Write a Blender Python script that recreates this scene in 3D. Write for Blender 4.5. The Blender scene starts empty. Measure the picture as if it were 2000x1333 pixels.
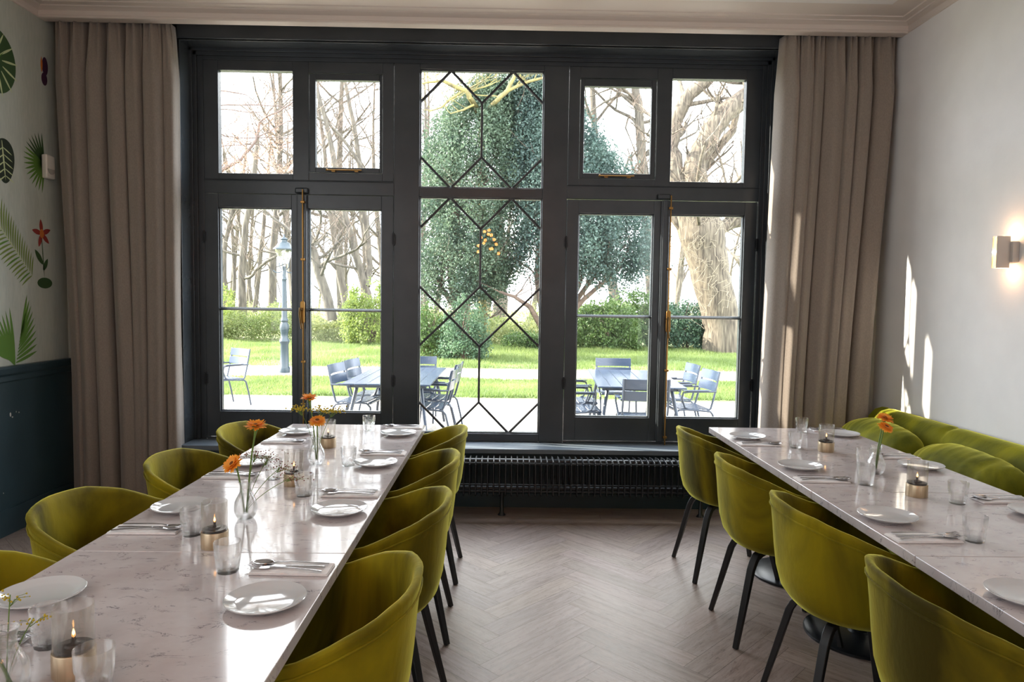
import bpy, math, random
import numpy as np
from mathutils import Vector, Matrix, Euler
C = bpy.context.scene.collection
sc = bpy.context.scene
PI = math.pi
random.seed(7)
# ---------------------------------------------------------------- camera, light, exposure
cam_d = bpy.data.cameras.new('camera'); cam = bpy.data.objects.new('camera', cam_d); C.objects.link(cam)
cam_d.sensor_width = 36.0; cam_d.lens = 1360.0/2000*36.0; cam_d.clip_start = 0.05; cam_d.clip_end = 500
F = 1360.0; TH = 0.0135
Yc = Vector(((985.5-1000)/F, (666.5-586.0)/F, 1.0)).normalized()
Uc = Vector((math.sin(TH), math.cos(TH), 0)); Uc = (Uc-Yc*Uc.dot(Yc)).normalized()
Xc = Uc.cross(Yc)
if Xc.x < 0: Xc = -Xc
# columns of the camera matrix: its right, up and back axes in the room's axes
right = Vector((Xc.x, Yc.x, Uc.x)); up = Vector((Xc.y, Yc.y, Uc.y)); fwd = Vector((Xc.z, Yc.z, Uc.z))
M = Matrix.Identity(4)
for i in range(3):
    M[i][0] = right[i]; M[i][1] = up[i]; M[i][2] = -fwd[i]
M[0][3], M[1][3], M[2][3] = 0, 0, 1.487
cam.matrix_world = M
sc.camera = cam
sc.view_settings.view_transform = 'Standard'; sc.view_settings.look = 'None'
sc.view_settings.exposure = 0.90; sc.view_settings.gamma = 1.0; sc.view_settings.use_curve_mapping = False
sc.cycles.use_denoising = True
sc.cycles.max_bounces = 12; sc.cycles.diffuse_bounces = 5; sc.cycles.glossy_bounces = 4
sc.cycles.transmission_bounces = 8; sc.cycles.transparent_max_bounces = 24
sc.cycles.caustics_reflective = False; sc.cycles.caustics_refractive = False
sc.cycles.sample_clamp_indirect = 6.0
w = bpy.data.worlds.new('sky'); sc.world = w; w.use_nodes = True
nt = w.node_tree; nt.nodes.clear()
wo = nt.nodes.new('ShaderNodeOutputWorld'); wb = nt.nodes.new('ShaderNodeBackground')
wn = nt.nodes.new('ShaderNodeTexNoise'); wn.inputs['Scale'].default_value = 1.6; wn.inputs['Detail'].default_value = 5
wr = nt.nodes.new('ShaderNodeValToRGB'); wc = nt.nodes.new('ShaderNodeTexCoord')
wr.color_ramp.elements[0].position = .40; wr.color_ramp.elements[0].color = (.78, .86, 1, 1)
wr.color_ramp.elements[1].position = .62; wr.color_ramp.elements[1].color = (1, 1, 1, 1)
nt.links.new(wc.outputs['Generated'], wn.inputs['Vector']); nt.links.new(wn.outputs['Fac'], wr.inputs['Fac'])
nt.links.new(wr.outputs['Color'], wb.inputs['Color']); wb.inputs['Strength'].default_value = 5.6
nt.links.new(wb.outputs[0], wo.inputs[0])
def light(name, kind, loc, rot, energy, color, **k):
    d = bpy.data.lights.new(name, kind); o = bpy.data.objects.new(name, d); C.objects.link(o)
    o.location = loc; o.rotation_euler = rot; d.energy = energy; d.color = color
    for a, v in k.items(): setattr(d, a, v)
    return o
sun = light('sun', 'SUN', (-20, 10, 10), (0, 0, 0), 16.0, (1, .90, .76), angle=math.radians(.6))
sun.rotation_euler = Vector((.93, -.205, -.405)).to_track_quat('-Z', 'Y').to_euler()
# added fill lights with a daylight tint, against both windowless side walls
light('side_fill', 'AREA', (-3.03, -1.1, 1.9), (math.radians(90), 0, math.radians(-90)), 52, (.92, .96, 1), shape='RECTANGLE', size=4.6, size_y=2.8)
light('side_fill', 'AREA', (2.61, -2.1, 1.9), (math.radians(90), 0, math.radians(90)), 20, (.90, .95, 1), shape='RECTANGLE', size=2.4, size_y=2.5)
pt = light('window_portal', 'AREA', (-.17, 5.25, 1.85), (math.radians(-90), 0, 0), 1, (1, 1, 1), shape='RECTANGLE', size=4.3, size_y=2.9)
pt.data.cycles.is_portal = True
# ---------------------------------------------------------------- materials
def lin(h):
    c = [int(h[i:i+2], 16)/255 for i in (0, 2, 4)]
    return tuple((v/12.92 if v <= .04045 else ((v+.055)/1.055)**2.4) for v in c)+(1,)
MATS = {}
def mat(name, col, rough=.6, metal=0, **k):
    m = bpy.data.materials.new(name); m.use_nodes = True; b = m.node_tree.nodes['Principled BSDF']
    b.inputs['Base Color'].default_value = lin(col) if isinstance(col, str) else col
    b.inputs['Roughness'].default_value = rough; b.inputs['Metallic'].default_value = metal
    for a, v in k.items(): b.inputs[a.replace('_', ' ')].default_value = v
    MATS[name] = m; return m
def nodes(m): return m.node_tree, m.node_tree.nodes['Principled BSDF']
def vary(m, c1, c2, scale=8, detail=6, lo=.35, hi=.65, coord='Position', stretch=(1, 1, 1), bump=0, bscale=None, rough=None, distortion=0):
    """noise-mixed base colour (and optional bump)"""
    t, b = nodes(m)
    if coord == 'Position': src = t.nodes.new('ShaderNodeNewGeometry').outputs['Position']
    else: src = t.nodes.new('ShaderNodeTexCoord').outputs[coord]
    mp = t.nodes.new('ShaderNodeMapping'); mp.inputs['Scale'].default_value = stretch
    t.links.new(src, mp.inputs['Vector'])
    n = t.nodes.new('ShaderNodeTexNoise'); n.inputs['Scale'].default_value = scale; n.inputs['Detail'].default_value = detail
    n.inputs['Distortion'].default_value = distortion
    t.links.new(mp.outputs[0], n.inputs['Vector'])
    r = t.nodes.new('ShaderNodeValToRGB')
    r.color_ramp.elements[0].position = lo; r.color_ramp.elements[0].color = lin(c1)
    r.color_ramp.elements[1].position = hi; r.color_ramp.elements[1].color = lin(c2)
    t.links.new(n.outputs['Fac'], r.inputs['Fac']); t.links.new(r.outputs['Color'], b.inputs['Base Color'])
    if bump:
        n2 = t.nodes.new('ShaderNodeTexNoise'); n2.inputs['Scale'].default_value = bscale or scale; n2.inputs['Detail'].default_value = 4
        t.links.new(mp.outputs[0], n2.inputs['Vector'])
        bp = t.nodes.new('ShaderNodeBump'); bp.inputs['Strength'].default_value = bump; bp.inputs['Distance'].default_value = .01
        t.links.new(n2.outputs['Fac'], bp.inputs['Height']); t.links.new(bp.outputs[0], b.inputs['Normal'])
    return m
paint = vary(mat('window_paint', '34393d', .27), '31363a', '393e42', scale=3, bump=.08, bscale=14)
sky_lit_paint = vary(mat('sky_lit_paint', '616a72', .34), '5b646c', '6a737b', scale=3, bump=.08, bscale=14)  # the dark window paint, lightened so its colour holds the skylight on the sill
paint_flat = vary(mat('dado_paint', '2a3a40', .36), '27373c', '2d4046', scale=2.5, bump=.06, bscale=20)
wallpaper = vary(mat('wallpaper', '9a9d92', .8), 'aeb1a6', 'b6b8ad', scale=90, stretch=(1, 1, .15), bump=.05)
plaster = vary(mat('right_wall_paint', 'd0ccc7', .7), 'dedcda', 'e4e2e0', scale=4, bump=.05, bscale=60)
cornice_m = mat('cornice_paint', 'd0c4ba', .5)
ceil_m = mat('ceiling_paint', 'dedad7', .75)
linen = vary(mat('curtain_linen', '85796e', .85, Sheen_Weight=.3), '7f7368', '887c71', scale=160, stretch=(1, 1, .5), bump=.06, bscale=600)
def velvet(name, c1, c2):
    m = vary(mat(name, c1, .72, Sheen_Weight=1.0, Sheen_Roughness=.32), c1, c2, scale=4, stretch=(1, 1, .42), detail=8, lo=.36, hi=.66, distortion=.8, bump=.10, bscale=60)
    m.node_tree.nodes['Principled BSDF'].inputs['Sheen Tint'].default_value = (.82, .78, .15, 1)
    m.node_tree.nodes['Principled BSDF'].inputs['Specular IOR Level'].default_value = .15
    return m
velvet_m = velvet('olive_velvet', '362e03', '8c7d0c')
velvet_b = velvet('green_velvet', '4c4f05', '7d7a0b')
black_wood = vary(mat('black_stained_wood', '141516', .45), '0f1011', '1d1e20', scale=30, stretch=(1, 1, .1))
iron = mat('black_iron', '14171b', .32, .2)
radiator_m = mat('radiator_enamel', '1d2125', .30)
brass = mat('brass', '9a7440', .32, 1)
steel = mat('cutlery_steel', 'c9c7c9', .16, 1)
ceramic = mat('plate_ceramic', 'c9c8c8', .10, Coat_Weight=.6)
napkin_m = vary(mat('napkin_paper', 'ece6e4', .85), 'e8e1df', 'f0ebe9', scale=60)
def glassmix(name, tint=(1, 1, 1, 1), ior=1.45, clear=.5):
    m = bpy.data.materials.new(name); m.use_nodes = True; t = m.node_tree; t.nodes.clear()
    o = t.nodes.new('ShaderNodeOutputMaterial'); mx = t.nodes.new('ShaderNodeMixShader'); mx.inputs[0].default_value = clear
    g = t.nodes.new('ShaderNodeBsdfGlass'); g.inputs['Roughness'].default_value = 0; g.inputs['IOR'].default_value = ior; g.inputs['Color'].default_value = tint
    tr = t.nodes.new('ShaderNodeBsdfTransparent'); tr.inputs[0].default_value = tint
    gl = t.nodes.new('ShaderNodeBsdfGlossy'); gl.inputs['Roughness'].default_value = .02
    fr = t.nodes.new('ShaderNodeFresnel'); fr.inputs['IOR'].default_value = 1.5; m2 = t.nodes.new('ShaderNodeMixShader')
    gg = t.nodes.new('ShaderNodeNewGeometry'); k1 = t.nodes.new('ShaderNodeMath'); k1.operation = 'SUBTRACT'; k1.inputs[0].default_value = 1; t.links.new(gg.outputs['Backfacing'], k1.inputs[1])
    k2 = t.nodes.new('ShaderNodeMath'); k2.operation = 'MULTIPLY'; t.links.new(fr.outputs[0], k2.inputs[0]); t.links.new(k1.outputs[0], k2.inputs[1]); t.links.new(k2.outputs[0], m2.inputs[0]); t.links.new(tr.outputs[0], m2.inputs[1]); t.links.new(gl.outputs[0], m2.inputs[2])
    t.links.new(g.outputs[0], mx.inputs[1]); t.links.new(m2.outputs[0], mx.inputs[2]); t.links.new(mx.outputs[0], o.inputs[0]); return m
glass_m = glassmix('clear_glass', (1, 1, 1, 1), clear=.62)
smoke_m = glassmix('smoky_glass', (.93, .915, .895, 1), clear=.88)
def pane_mat():
    m = bpy.data.materials.new('window_glass'); m.use_nodes = True; t = m.node_tree; t.nodes.clear()
    o = t.nodes.new('ShaderNodeOutputMaterial'); mx = t.nodes.new('ShaderNodeMixShader')
    tr = t.nodes.new('ShaderNodeBsdfTransparent'); tr.inputs[0].default_value = (.97, .985, .98, 1)
    g = t.nodes.new('ShaderNodeBsdfGlossy'); g.inputs['Roughness'].default_value = .01
    fr = t.nodes.new('ShaderNodeFresnel'); fr.inputs['IOR'].default_value = 1.45
    gg = t.nodes.new('ShaderNodeNewGeometry'); k1 = t.nodes.new('ShaderNodeMath'); k1.operation = 'SUBTRACT'; k1.inputs[0].default_value = 1; t.links.new(gg.outputs['Backfacing'], k1.inputs[1])
    k2 = t.nodes.new('ShaderNodeMath'); k2.operation = 'MULTIPLY'; t.links.new(fr.outputs[0], k2.inputs[0]); t.links.new(k1.outputs[0], k2.inputs[1])
    t.links.new(k2.outputs[0], mx.inputs[0]); t.links.new(tr.outputs[0], mx.inputs[1]); t.links.new(g.outputs[0], mx.inputs[2])
    t.links.new(mx.outputs[0], o.inputs[0]); return m
pane_m = pane_mat()
def emis(name, col, s):
    m = bpy.data.materials.new(name); m.use_nodes = True; b = m.node_tree.nodes['Principled BSDF']
    b.inputs['Base Color'].default_value = lin(col); b.inputs['Emission Color'].default_value = lin(col); b.inputs['Emission Strength'].default_value = s; return m
flame_m = emis('flame', 'ffb868', 5)
wax_m = mat('dark_oil', '3a3432', .25)
lampwood = vary(mat('lantern_base_brass', 'c0a988', .32, .5), 'ab9474', 'd0bb9c', scale=60, stretch=(1, 1, .05))
# quartz table top
marble = mat('quartz_top', 'b3aaa8', .11); t, b = nodes(marble); b.inputs['Coat Weight'].default_value = .3
gp = t.nodes.new('ShaderNodeNewGeometry')
mp = t.nodes.new('ShaderNodeMapping'); mp.inputs['Scale'].default_value = (1, 1.9, 1); mp.inputs['Rotation'].default_value = (0, 0, .45)
t.links.new(gp.outputs['Position'], mp.inputs['Vector'])
nz = t.nodes.new('ShaderNodeTexNoise'); nz.inputs['Scale'].default_value = 9; nz.inputs['Detail'].default_value = 12; nz.inputs['Roughness'].default_value = .68; nz.inputs['Distortion'].default_value = .9
t.links.new(mp.outputs[0], nz.inputs['Vector'])
ab = t.nodes.new('ShaderNodeMath'); ab.operation = 'SUBTRACT'; ab.inputs[1].default_value = .5; t.links.new(nz.outputs['Fac'], ab.inputs[0])
ab2 = t.nodes.new('ShaderNodeMath'); ab2.operation = 'ABSOLUTE'; t.links.new(ab.outputs[0], ab2.inputs[0])
rv = t.nodes.new('ShaderNodeValToRGB'); rv.color_ramp.elements[0].position = 0; rv.color_ramp.elements[0].color = (1, 1, 1, 1)
rv.color_ramp.elements[1].position = .014; rv.color_ramp.elements[1].color = (0, 0, 0, 1); t.links.new(ab2.outputs[0], rv.inputs['Fac'])
nm = t.nodes.new('ShaderNodeTexNoise'); nm.inputs['Scale'].default_value = 16; nm.inputs['Detail'].default_value = 3; t.links.new(mp.outputs[0], nm.inputs['Vector'])
rm = t.nodes.new('ShaderNodeValToRGB'); rm.color_ramp.elements[0].position = .50; rm.color_ramp.elements[1].position = .62; t.links.new(nm.outputs['Fac'], rm.inputs['Fac'])
mm = t.nodes.new('ShaderNodeMath'); mm.operation = 'MULTIPLY'; t.links.new(rv.outputs['Color'], mm.inputs[0]); t.links.new(rm.outputs['Color'], mm.inputs[1])
nb = t.nodes.new('ShaderNodeTexNoise'); nb.inputs['Scale'].default_value = 14; nb.inputs['Detail'].default_value = 5; t.links.new(gp.outputs['Position'], nb.inputs['Vector'])
rb = t.nodes.new('ShaderNodeValToRGB'); rb.color_ramp.elements[0].position = .3; rb.color_ramp.elements[0].color = lin('c2b7b6'); rb.color_ramp.elements[1].position = .7; rb.color_ramp.elements[1].color = lin('cec6c5'); t.links.new(nb.outputs['Fac'], rb.inputs['Fac'])
mc = t.nodes.new('ShaderNodeMix'); mc.data_type = 'RGBA'; mc.inputs['B'].default_value = lin('45404a')
t.links.new(mm.outputs[0], mc.inputs['Factor']); t.links.new(rb.outputs['Color'], mc.inputs['A']); t.links.new(mc.outputs['Result'], b.inputs['Base Color'])
# oak planks: random tone per plank + grain along the plank
oak = mat('herringbone_oak', '8a7a70', .34); t, b = nodes(oak)
at_ = t.nodes.new('ShaderNodeAttribute'); at_.attribute_name = 'tone'
uv = t.nodes.new('ShaderNodeUVMap'); uv.uv_map = 'grain'
mp = t.nodes.new('ShaderNodeMapping'); mp.inputs['Scale'].default_value = (2.2, 22, 1); t.links.new(uv.outputs[0], mp.inputs['Vector'])
n1 = t.nodes.new('ShaderNodeTexNoise'); n1.inputs['Scale'].default_value = 2.2; n1.inputs['Detail'].default_value = 8; n1.inputs['Roughness'].default_value = .65; n1.inputs['Distortion'].default_value = .5
t.links.new(mp.outputs[0], n1.inputs['Vector'])
r1 = t.nodes.new('ShaderNodeValToRGB'); e = r1.color_ramp.elements
e[0].position = .28; e[0].color = lin('705f55'); e[1].position = .5; e[1].color = lin('8f7f76'); x = e.new(.75); x.color = lin('a09189')
t.links.new(n1.outputs['Fac'], r1.inputs['Fac'])
mx = t.nodes.new('ShaderNodeMix'); mx.data_type = 'RGBA'; mx.blend_type = 'MULTIPLY'; mx.inputs['Factor'].default_value = 1
t.links.new(r1.outputs['Color'], mx.inputs['A']); t.links.new(at_.outputs['Color'], mx.inputs['B']); n3 = t.nodes.new('ShaderNodeTexNoise'); n3.inputs['Scale'].default_value = 9; n3.inputs['Detail'].default_value = 10; n3.inputs['Roughness'].default_value = .8; n3.inputs['Distortion'].default_value = 1.2
mp3 = t.nodes.new('ShaderNodeMapping'); mp3.inputs['Scale'].default_value = (1.6, 7, 1); t.links.new(uv.outputs[0], mp3.inputs['Vector']); t.links.new(mp3.outputs[0], n3.inputs['Vector'])
r3 = t.nodes.new('ShaderNodeValToRGB'); r3.color_ramp.elements[0].position = .36; r3.color_ramp.elements[0].color = (.42, .37, .36, 1); r3.color_ramp.elements[1].position = .47; r3.color_ramp.elements[1].color = (1, 1, 1, 1)
t.links.new(n3.outputs['Fac'], r3.inputs['Fac'])
mx3 = t.nodes.new('ShaderNodeMix'); mx3.data_type = 'RGBA'; mx3.blend_type = 'MULTIPLY'; mx3.inputs['Factor'].default_value = .75
t.links.new(mx.outputs['Result'], mx3.inputs['A']); t.links.new(r3.outputs['Color'], mx3.inputs['B']); t.links.new(mx3.outputs['Result'], b.inputs['Base Color'])
bp = t.nodes.new('ShaderNodeBump'); bp.inputs['Strength'].default_value = .25; bp.inputs['Distance'].default_value = .004
t.links.new(n1.outputs['Fac'], bp.inputs['Height']); t.links.new(bp.outputs[0], b.inputs['Normal'])
rr = t.nodes.new('ShaderNodeMapRange'); rr.inputs['To Min'].default_value = .28; rr.inputs['To Max'].default_value = .5
t.links.new(n1.outputs['Fac'], rr.inputs['Value']); t.links.new(rr.outputs[0], b.inputs['Roughness'])
gap_m = mat('plank_joint', '2e2622', .8)
# plants
def leafmat(name, c1, c2, trans=.45, scale=3):
    m = vary(mat(name, c1, .6), c1, c2, scale=scale, lo=.35, hi=.65); t, b = nodes(m)
    tl = t.nodes.new('ShaderNodeBsdfTranslucent'); ms = t.nodes.new('ShaderNodeMixShader'); ms.inputs[0].default_value = trans
    src = b.inputs['Base Color'].links[0].from_socket; t.links.new(src, tl.inputs['Color'])
    o = t.nodes['Material Output']; t.links.new(b.outputs[0], ms.inputs[1]); t.links.new(tl.outputs[0], ms.inputs[2]); t.links.new(ms.outputs[0], o.inputs[0]); return m
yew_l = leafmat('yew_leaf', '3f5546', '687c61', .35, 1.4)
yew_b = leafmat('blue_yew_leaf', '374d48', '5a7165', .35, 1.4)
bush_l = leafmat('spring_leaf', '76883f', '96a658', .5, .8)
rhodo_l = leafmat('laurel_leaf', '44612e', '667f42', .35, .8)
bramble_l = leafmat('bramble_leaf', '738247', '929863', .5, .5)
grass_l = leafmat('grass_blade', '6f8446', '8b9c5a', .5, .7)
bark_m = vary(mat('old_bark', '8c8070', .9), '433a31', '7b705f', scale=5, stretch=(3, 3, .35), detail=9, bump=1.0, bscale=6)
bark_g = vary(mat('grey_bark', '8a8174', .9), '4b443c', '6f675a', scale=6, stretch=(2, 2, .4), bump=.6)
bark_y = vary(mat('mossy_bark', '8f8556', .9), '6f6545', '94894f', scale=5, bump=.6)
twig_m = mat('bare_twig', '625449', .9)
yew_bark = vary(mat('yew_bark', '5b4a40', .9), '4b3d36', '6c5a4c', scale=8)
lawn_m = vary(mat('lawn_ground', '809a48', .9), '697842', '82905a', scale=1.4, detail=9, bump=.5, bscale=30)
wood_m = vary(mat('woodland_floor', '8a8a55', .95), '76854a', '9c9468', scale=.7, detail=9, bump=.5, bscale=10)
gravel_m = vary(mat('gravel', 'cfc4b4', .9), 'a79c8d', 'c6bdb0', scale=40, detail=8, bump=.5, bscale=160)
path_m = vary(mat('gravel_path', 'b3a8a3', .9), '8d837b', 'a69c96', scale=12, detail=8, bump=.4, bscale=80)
steel_blue = mat('blue_grey_steel', '262f3d', .38)
slat_blue = mat('blue_grey_slat', '2a3546', .26)
lamp_green = mat('lamp_post_paint', '1d2c33', .4)
stem_m = mat('flower_stem', '5f7a2c', .5)
petal_m = leafmat('gerbera_petal', 'f59a24', 'fab84e', .4, 40)
sprig_w = mat('dried_blossom', '7a4a40', .8)
sprig_y = mat('yellow_blossom', 'b9a021', .7)

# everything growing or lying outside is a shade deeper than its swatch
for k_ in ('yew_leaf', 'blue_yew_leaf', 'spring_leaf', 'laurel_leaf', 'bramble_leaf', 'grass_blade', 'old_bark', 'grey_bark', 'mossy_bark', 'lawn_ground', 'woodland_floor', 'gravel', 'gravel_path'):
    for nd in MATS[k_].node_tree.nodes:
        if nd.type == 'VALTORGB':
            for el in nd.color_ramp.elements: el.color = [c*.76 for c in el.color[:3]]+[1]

# ---------------------------------------------------------------- mesh helpers
class MB:
    def __init__(s): s.v = []; s.f = []; s.m = []; s.cur = 0
    def add(s, vs, fs, mtx=None):
        n = len(s.v)
        s.v += [tuple(mtx @ Vector(p)) if mtx else tuple(p) for p in vs]
        s.f += [tuple(i+n for i in f) for f in fs]; s.m += [s.cur]*len(fs); return s
    def box(s, x0, x1, y0, y1, z0, z1, mtx=None):
        return s.add([(x0, y0, z0), (x1, y0, z0), (x1, y1, z0), (x0, y1, z0), (x0, y0, z1), (x1, y0, z1), (x1, y1, z1), (x0, y1, z1)],
                     [(0, 3, 2, 1), (4, 5, 6, 7), (0, 1, 5, 4), (1, 2, 6, 5), (2, 3, 7, 6), (3, 0, 4, 7)], mtx)
    def tube(s, pts, r, n=8, closed=False, flat=None, upv=None, mtx=None):
        """tube along pts; flat=(a,b) stretches the section along side / up"""
        P = [Vector(p) for p in pts]; k = len(P); vs = []; fs = []
        R = r if isinstance(r, (list, tuple)) else [r]*k
        ref = Vector(upv) if upv else None; prev = None
        for i, p in enumerate(P):
            if closed: d = P[(i+1) % k]-P[i-1]
            else: d = P[min(i+1, k-1)]-P[max(i-1, 0)]
            d = d.normalized() if d.length > 1e-9 else Vector((0, 0, 1))
            if ref is not None: a = d.cross(ref)
            elif prev is not None: a = prev-d*prev.dot(d)
            else: a = d.cross(Vector((0, 0, 1)) if abs(d.z) < .9 else Vector((1, 0, 0)))
            if a.length < 1e-6: a = d.orthogonal()
            a.normalize(); prev = a; b = d.cross(a).normalized()
            fa, fb = flat or (1, 1)
            for j in range(n):
                t = 2*PI*(j+.5)/n; vs.append(p+a*math.cos(t)*R[i]*fa+b*math.sin(t)*R[i]*fb)
        for i in range(k if closed else k-1):
            for j in range(n):
                a0 = i*n+j; a1 = i*n+(j+1) % n; b0 = ((i+1) % k)*n+j; b1 = ((i+1) % k)*n+(j+1) % n
                fs.append((a0, a1, b1, b0))
        if not closed: fs += [tuple(range(n))[::-1], tuple((k-1)*n+j for j in range(n))]
        return s.add(vs, fs, mtx)
    def lathe(s, prof, n=24, c=(0, 0, 0), mtx=None, closed=False):
        """prof: (r,z) list; r=0 at an end closes it"""
        vs = []; fs = []; rows = []
        for r, z in prof:
            if r < 1e-7: rows.append([len(vs)]); vs.append((c[0], c[1], c[2]+z))
            else:
                rows.append(list(range(len(vs), len(vs)+n)))
                vs += [(c[0]+r*math.cos(2*PI*j/n), c[1]+r*math.sin(2*PI*j/n), c[2]+z) for j in range(n)]
        pr = list(zip(rows, rows[1:]))+([(rows[-1], rows[0])] if closed else [])
        for A, B in pr:
            for j in range(n):
                k = (j+1) % n
                if len(A) == 1 and len(B) == 1: continue
                if len(A) == 1: fs.append((A[0], B[k], B[j]))
                elif len(B) == 1: fs.append((A[j], A[k], B[0]))
                else: fs.append((A[j], A[k], B[k], B[j]))
        return s.add(vs, fs, mtx)
    def grid(s, rows, closed=False, mtx=None):
        n = len(rows[0]); vs = [p for r in rows for p in r]; fs = []
        for i in range(len(rows)-1):
            for j in range(n if closed else n-1):
                k = (j+1) % n; fs.append((i*n+j, i*n+k, (i+1)*n+k, (i+1)*n+j))
        return s.add(vs, fs, mtx)
    def prism(s, poly, a, b, axis='z', mtx=None):
        n = len(poly)
        def P(u, v, h): return {'z': (u, v, h), 'x': (h, u, v), 'y': (u, h, v)}[axis]
        vs = [P(u, v, a) for u, v in poly]+[P(u, v, b) for u, v in poly]
        fs = [tuple(range(n))[::-1], tuple(range(n, 2*n))]+[(i, (i+1) % n, (i+1) % n+n, i+n) for i in range(n)]
        return s.add(vs, fs, mtx)
    def ball(s, c, r, n=8, m=5, sc_=(1, 1, 1)):
        pr = [(math.sin(PI*i/m)*r, -math.cos(PI*i/m)*r) for i in range(m+1)]; pr[0] = (0, -r); pr[-1] = (0, r)
        return s.lathe(pr, n, mtx=Matrix.Translation(c) @ Matrix.Diagonal((*sc_, 1)))
    def build(s, name, m, parent=None, smooth=40, bevel=0, sub=0, mods=None):
        me = bpy.data.meshes.new(name); me.from_pydata(s.v, [], s.f)
        for x in (m if isinstance(m, (list, tuple)) else [m]): me.materials.append(x)
        if any(s.m): me.polygons.foreach_set('material_index', s.m)
        o = bpy.data.objects.new(name, me); C.objects.link(o)
        import bmesh
        bm = bmesh.new(); bm.from_mesh(me); bmesh.ops.recalc_face_normals(bm, faces=bm.faces); bm.to_mesh(me); bm.free()
        if smooth:
            me.polygons.foreach_set('use_smooth', [True]*len(me.polygons)); me.set_sharp_from_angle(angle=math.radians(smooth))
        if bevel:
            md = o.modifiers.new('bevel', 'BEVEL'); md.width = bevel; md.segments = 2; md.limit_method = 'ANGLE'
        if sub:
            md = o.modifiers.new('subsurf', 'SUBSURF'); md.levels = sub; md.render_levels = sub
        if parent: o.parent = parent
        return o
def tag(o, label=None, cat=None, group=None, kind=None):
    if label: o['label'] = label
    if cat: o['category'] = cat
    if group: o['group'] = group
    if kind: o['kind'] = kind
    return o
def thing(name, label, cat, loc=(0, 0, 0), rz=0, group=None, kind=None):
    o = bpy.data.objects.new(name, None); C.objects.link(o); o.location = loc; o.rotation_euler = (0, 0, rz); o.empty_display_size = .1
    return tag(o, label, cat, group, kind)
def struct(name, o_or_mb, m=None, **k):
    o = o_or_mb.build(name, m, **k) if isinstance(o_or_mb, MB) else o_or_mb
    o['kind'] = 'structure'; o.name = name; return o
def kids(o): return [c for c in bpy.data.objects if c.parent == o]
KID = {}
def dup(root, loc=None, rz=None, label=None, group=None, scale=None):
    if root.name not in KID:
        KID[root.name] = [(c, kids(c)) for c in kids(root)]
    r = root.copy(); C.objects.link(r)
    if loc is not None: r.location = loc
    if rz is not None: r.rotation_euler = (0, 0, rz)
    if scale: r.scale = (scale,)*3
    if label: r['label'] = label
    if group: r['group'] = group
    for ch, gs in KID[root.name]:
        c = ch.copy(); C.objects.link(c); c.parent = r
        for g in gs:
            d = g.copy(); C.objects.link(d); d.parent = c
    return r
class Maker:
    """first place() moves the prototype itself, later ones copy it"""
    def __init__(s, proto): s.p = proto; s.used = False
    def place(s, loc, rz=0, label=None, group=None, scale=None):
        if not s.used:
            s.used = True; o = s.p; s.l0 = None
            KID[o.name] = [(c, kids(c)) for c in kids(o)]
            o.location = loc; o.rotation_euler = (0, 0, rz)
            if label: o['label'] = label
            if group: o['group'] = group
            if scale: o.scale = (scale,)*3
            return o
        return dup(s.p, loc, rz, label, group, scale)
def ease(a, b, t): t = max(0, min(1, t)); t = t*t*(3-2*t); return a+(b-a)*t
def interp(xs, ys, x):
    return float(np.interp(x, xs, ys))

# ---------------------------------------------------------------- the room
XL, XR, YB, YW, YF, ZC = -3.06, 2.64, -3.5, 4.915, 5.10, 3.36
K = YF/4.95
def S(x, z): return x*K, 1.487+(z-1.487)*K
ox0, ox1, oz1 = -2.26, 1.91, 3.24          # window opening
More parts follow.
